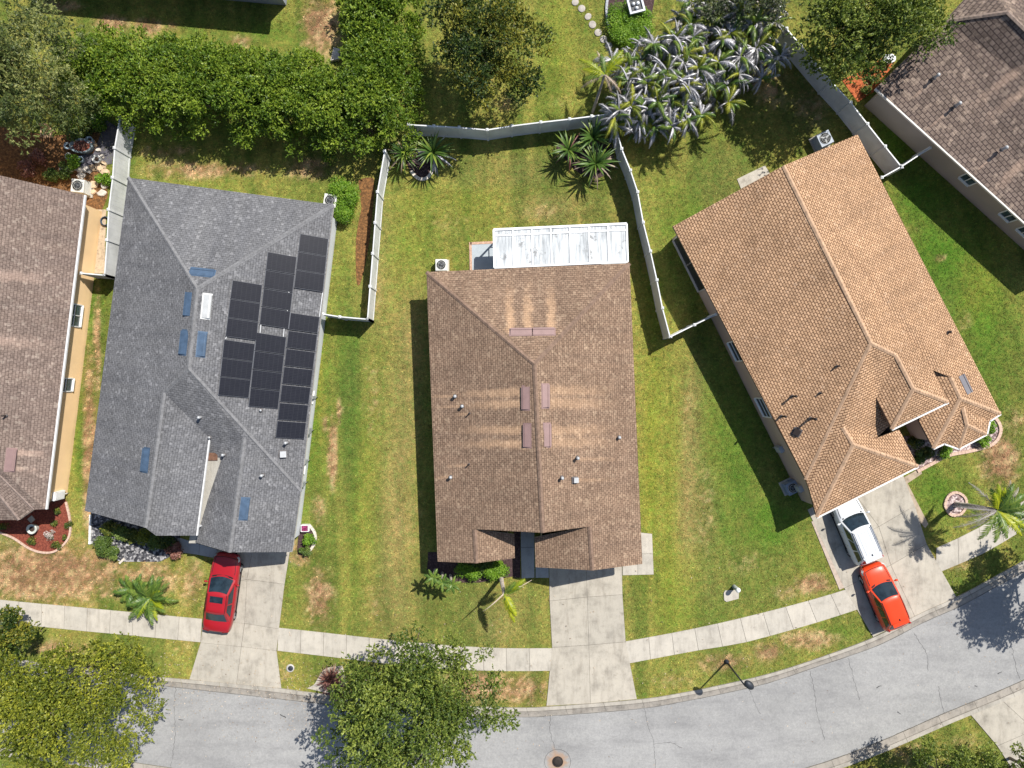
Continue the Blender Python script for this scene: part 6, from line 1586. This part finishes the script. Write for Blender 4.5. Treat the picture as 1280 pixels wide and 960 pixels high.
def rock(px, py, r, label, mat=ROCK, grp='flat rocks of the cluttered garden'):
    g = G(px, py); n = 9; rr = [r * rnd.uniform(.75, 1.2) for _ in range(n)]; a0 = rnd.random()
    mb = MB(); ring = [(g.x + rr[k] * math.cos(a0 + 2 * math.pi * k / n) * 1.15, g.y + rr[k] * math.sin(a0 + 2 * math.pi * k / n) * .9) for k in range(n)]
    mb.slab(ring, 0, .10); mb.slab([(g.x + (x - g.x) * .82, g.y + (y - g.y) * .82) for x, y in ring], .10, .14)
    tag(mb.build('garden_rock', mat), label, 'rock', grp)
for (x, y, r, m) in ((100.5, 212, .22, ROCK2), (108.5, 212, .24, ROCK2), (117, 210, .24, ROCK), (126, 209, .38, ROCK), (133, 216, .28, ROCK), (102, 220, .26, ROCK2), (131.5, 232, .24, ROCK2), (128.5, 242, .26, ROCK2), (87, 212, .24, ROCK2), (94, 210, .22, ROCK2), (116, 232, .3, ROCK), (119, 181, .18, ROCK), (119, 152, .2, ROCK2), (130, 205, .2, ROCK), (117, 240, .22, ROCK), (112, 214.5, .16, ROCK2), (80, 211, .2, ROCK2), (124, 188, .15, ROCK2), (128, 196, .15, ROCK2)):
    rock(x, y, r, 'flat tan or pale rock in the cluttered garden by the fence', m)
flat('garden_liner', [(93, 195), (117, 192), (133, 150), (148, 160), (140, 205), (95, 212)], plain('weed_fabric', (.10, .095, .11), .9, var=.3, scale=2), 0, .032)
# wooden lattice chair under the drooping tree
WOODL = plain('wood_bleached', (.36, .24, .15), .85, var=.2)
g = G(65, 170); ch = thing('garden_chair', (g.x, g.y, 0), 'weathered wooden slatted chair under the drooping tree', 'chair')
mb = MB()
for k in range(5): mb.box((g.x - .24 + k * .12, g.y, .42), (.08, .5, .025), 0)
mb.build('seat', WOODL, ch)
mb = MB()
for k in range(5): mb.bar((g.x - .24 + k * .12, g.y + .25, .45), (g.x - .24 + k * .12, g.y + .42, .95), .07, .02)
mb.bar((g.x - .3, g.y + .42, .95), (g.x + .3, g.y + .42, .95), .06, .04); mb.build('backrest', WOODL, ch)
for sx in (-1, 1):
    mb = MB(); mb.bar((g.x + sx * .31, g.y - .28, .62), (g.x + sx * .31, g.y + .3, .62), .08, .03); mb.build('armrest', WOODL, ch)
    for sy in (-1, 1): mb = MB(); mb.bar((g.x + sx * .29, g.y + sy * .24, 0), (g.x + sx * .29, g.y + sy * .24, .61), .05, .05); mb.build('leg', WOODL, ch)
g = G(40, 649); mb = MB(); mb.box((g.x, g.y, .05), (.36, .36, .05), .7); tag(mb.build('paving_stone', CONC_D), 'grey square paving stone in the shaded red mulch', 'stepping stone')
g = G(383, 659); fb = thing('flower_box', (g.x, g.y, 0), 'white trough of magenta flowers beside the grey house wall', 'planter')
mb = MB()
for (x, y, lx, ly) in ((0, .2, .5, .04), (0, -.2, .5, .04), (.23, 0, .04, .36), (-.23, 0, .04, .36)): mb.box((g.x + x, g.y + y, .2), (lx, ly, .4), 0)
mb.build('trough', plain('trough_white', (.7, .7, .7), .5), fb)
mb = MB(); mb.box((g.x, g.y, .3), (.42, .36, .04), 0); mb.build('soil', SOIL, fb)
n = 160; p = np.stack([g.x + RS.uniform(-.18, .18, n), g.y + RS.uniform(-.16, .16, n), .36 + RS.rand(n) * .1], 1); leaves('flowers', p, unit(sphere(n) * .5 + np.array([0, 0, 1.])), RS.rand(n), .08, leafmat('petal_magenta', (.10, .02, .05), (.32, .02, .14), (.55, .10, .3), .2), fb)
g = G(1107, 77); mb = MB(); mb.lathe([(.28, 0), (.34, .4), (.36, .46), (.28, .46), (.1, .3)], (g.x, g.y, 0), 20, sx=1.2, sy=.9); tag(mb.build('bird_bath', plain('bath_white', (.70, .72, .74), .5)), 'white bowl on the orange mulch beside the umber roof', 'bowl')
g = G(133, 277); mb = MB(); mb.tube([(g.x + .28 * math.cos(a), g.y + .28 * math.sin(a), .06 + .004 * k) for k, a in enumerate([2 * math.pi * j / 12 for j in range(40)])], .03, 6); tag(mb.build('garden_hose', plain('hose_blue', (.03, .06, .10), .5)), 'coiled dark blue hose between yellow wall and white fence', 'hose')
g = G(420, 70); mb = MB(); mb.slab([(g.x - .3, g.y - .4), (g.x + .25, g.y - .3), (g.x + .3, g.y + .35), (g.x - .1, g.y + .45)], 0, .25); tag(mb.build('boulder', ROCK2), 'grey boulder at the edge of the hedge arm', 'rock')

# ================================================================== air, light, camera
SUN_AZ = Vector((.69, .72, 0)).normalized(); EL = math.radians(54)
sd = bpy.data.lights.new('sun', 'SUN'); sd.energy = 5.0; sd.angle = math.radians(.53); sd.color = (1.0, .955, .88)
so = bpy.data.objects.new('sun', sd); COL.objects.link(so); so.location = (30, 30, 60)
dirv = Vector((SUN_AZ.x * math.cos(EL), SUN_AZ.y * math.cos(EL), math.sin(EL)))
so.rotation_euler = (-dirv).to_track_quat('-Z', 'Y').to_euler()
w = bpy.data.worlds.new('World'); SC.world = w; w.use_nodes = True; nt = w.node_tree; nt.nodes.clear()
sky = nt.nodes.new('ShaderNodeTexSky'); sky.sky_type = 'NISHITA'; sky.sun_disc = False; sky.sun_elevation = EL; sky.sun_rotation = math.atan2(SUN_AZ.x, SUN_AZ.y)
bg = nt.nodes.new('ShaderNodeBackground'); bg.inputs[1].default_value = .092; wo = nt.nodes.new('ShaderNodeOutputWorld')
nt.links.new(sky.outputs[0], bg.inputs[0]); nt.links.new(bg.outputs[0], wo.inputs[0])
cd = bpy.data.cameras.new('camera'); cd.sensor_width = 36; cd.sensor_fit = 'HORIZONTAL'; cd.lens = 36 * HC / (1280 * PX); cd.clip_end = 2000
co = bpy.data.objects.new('camera', cd); COL.objects.link(co); co.location = (0, 0, HC); co.rotation_euler = (0, 0, 0); SC.camera = co
SC.view_settings.view_transform = 'Standard'; SC.view_settings.look = 'None'; SC.view_settings.exposure = EXPO; SC.view_settings.gamma = 1
SC.cycles.max_bounces = 6; SC.cycles.diffuse_bounces = 3; SC.cycles.glossy_bounces = 2; SC.cycles.transmission_bounces = 4
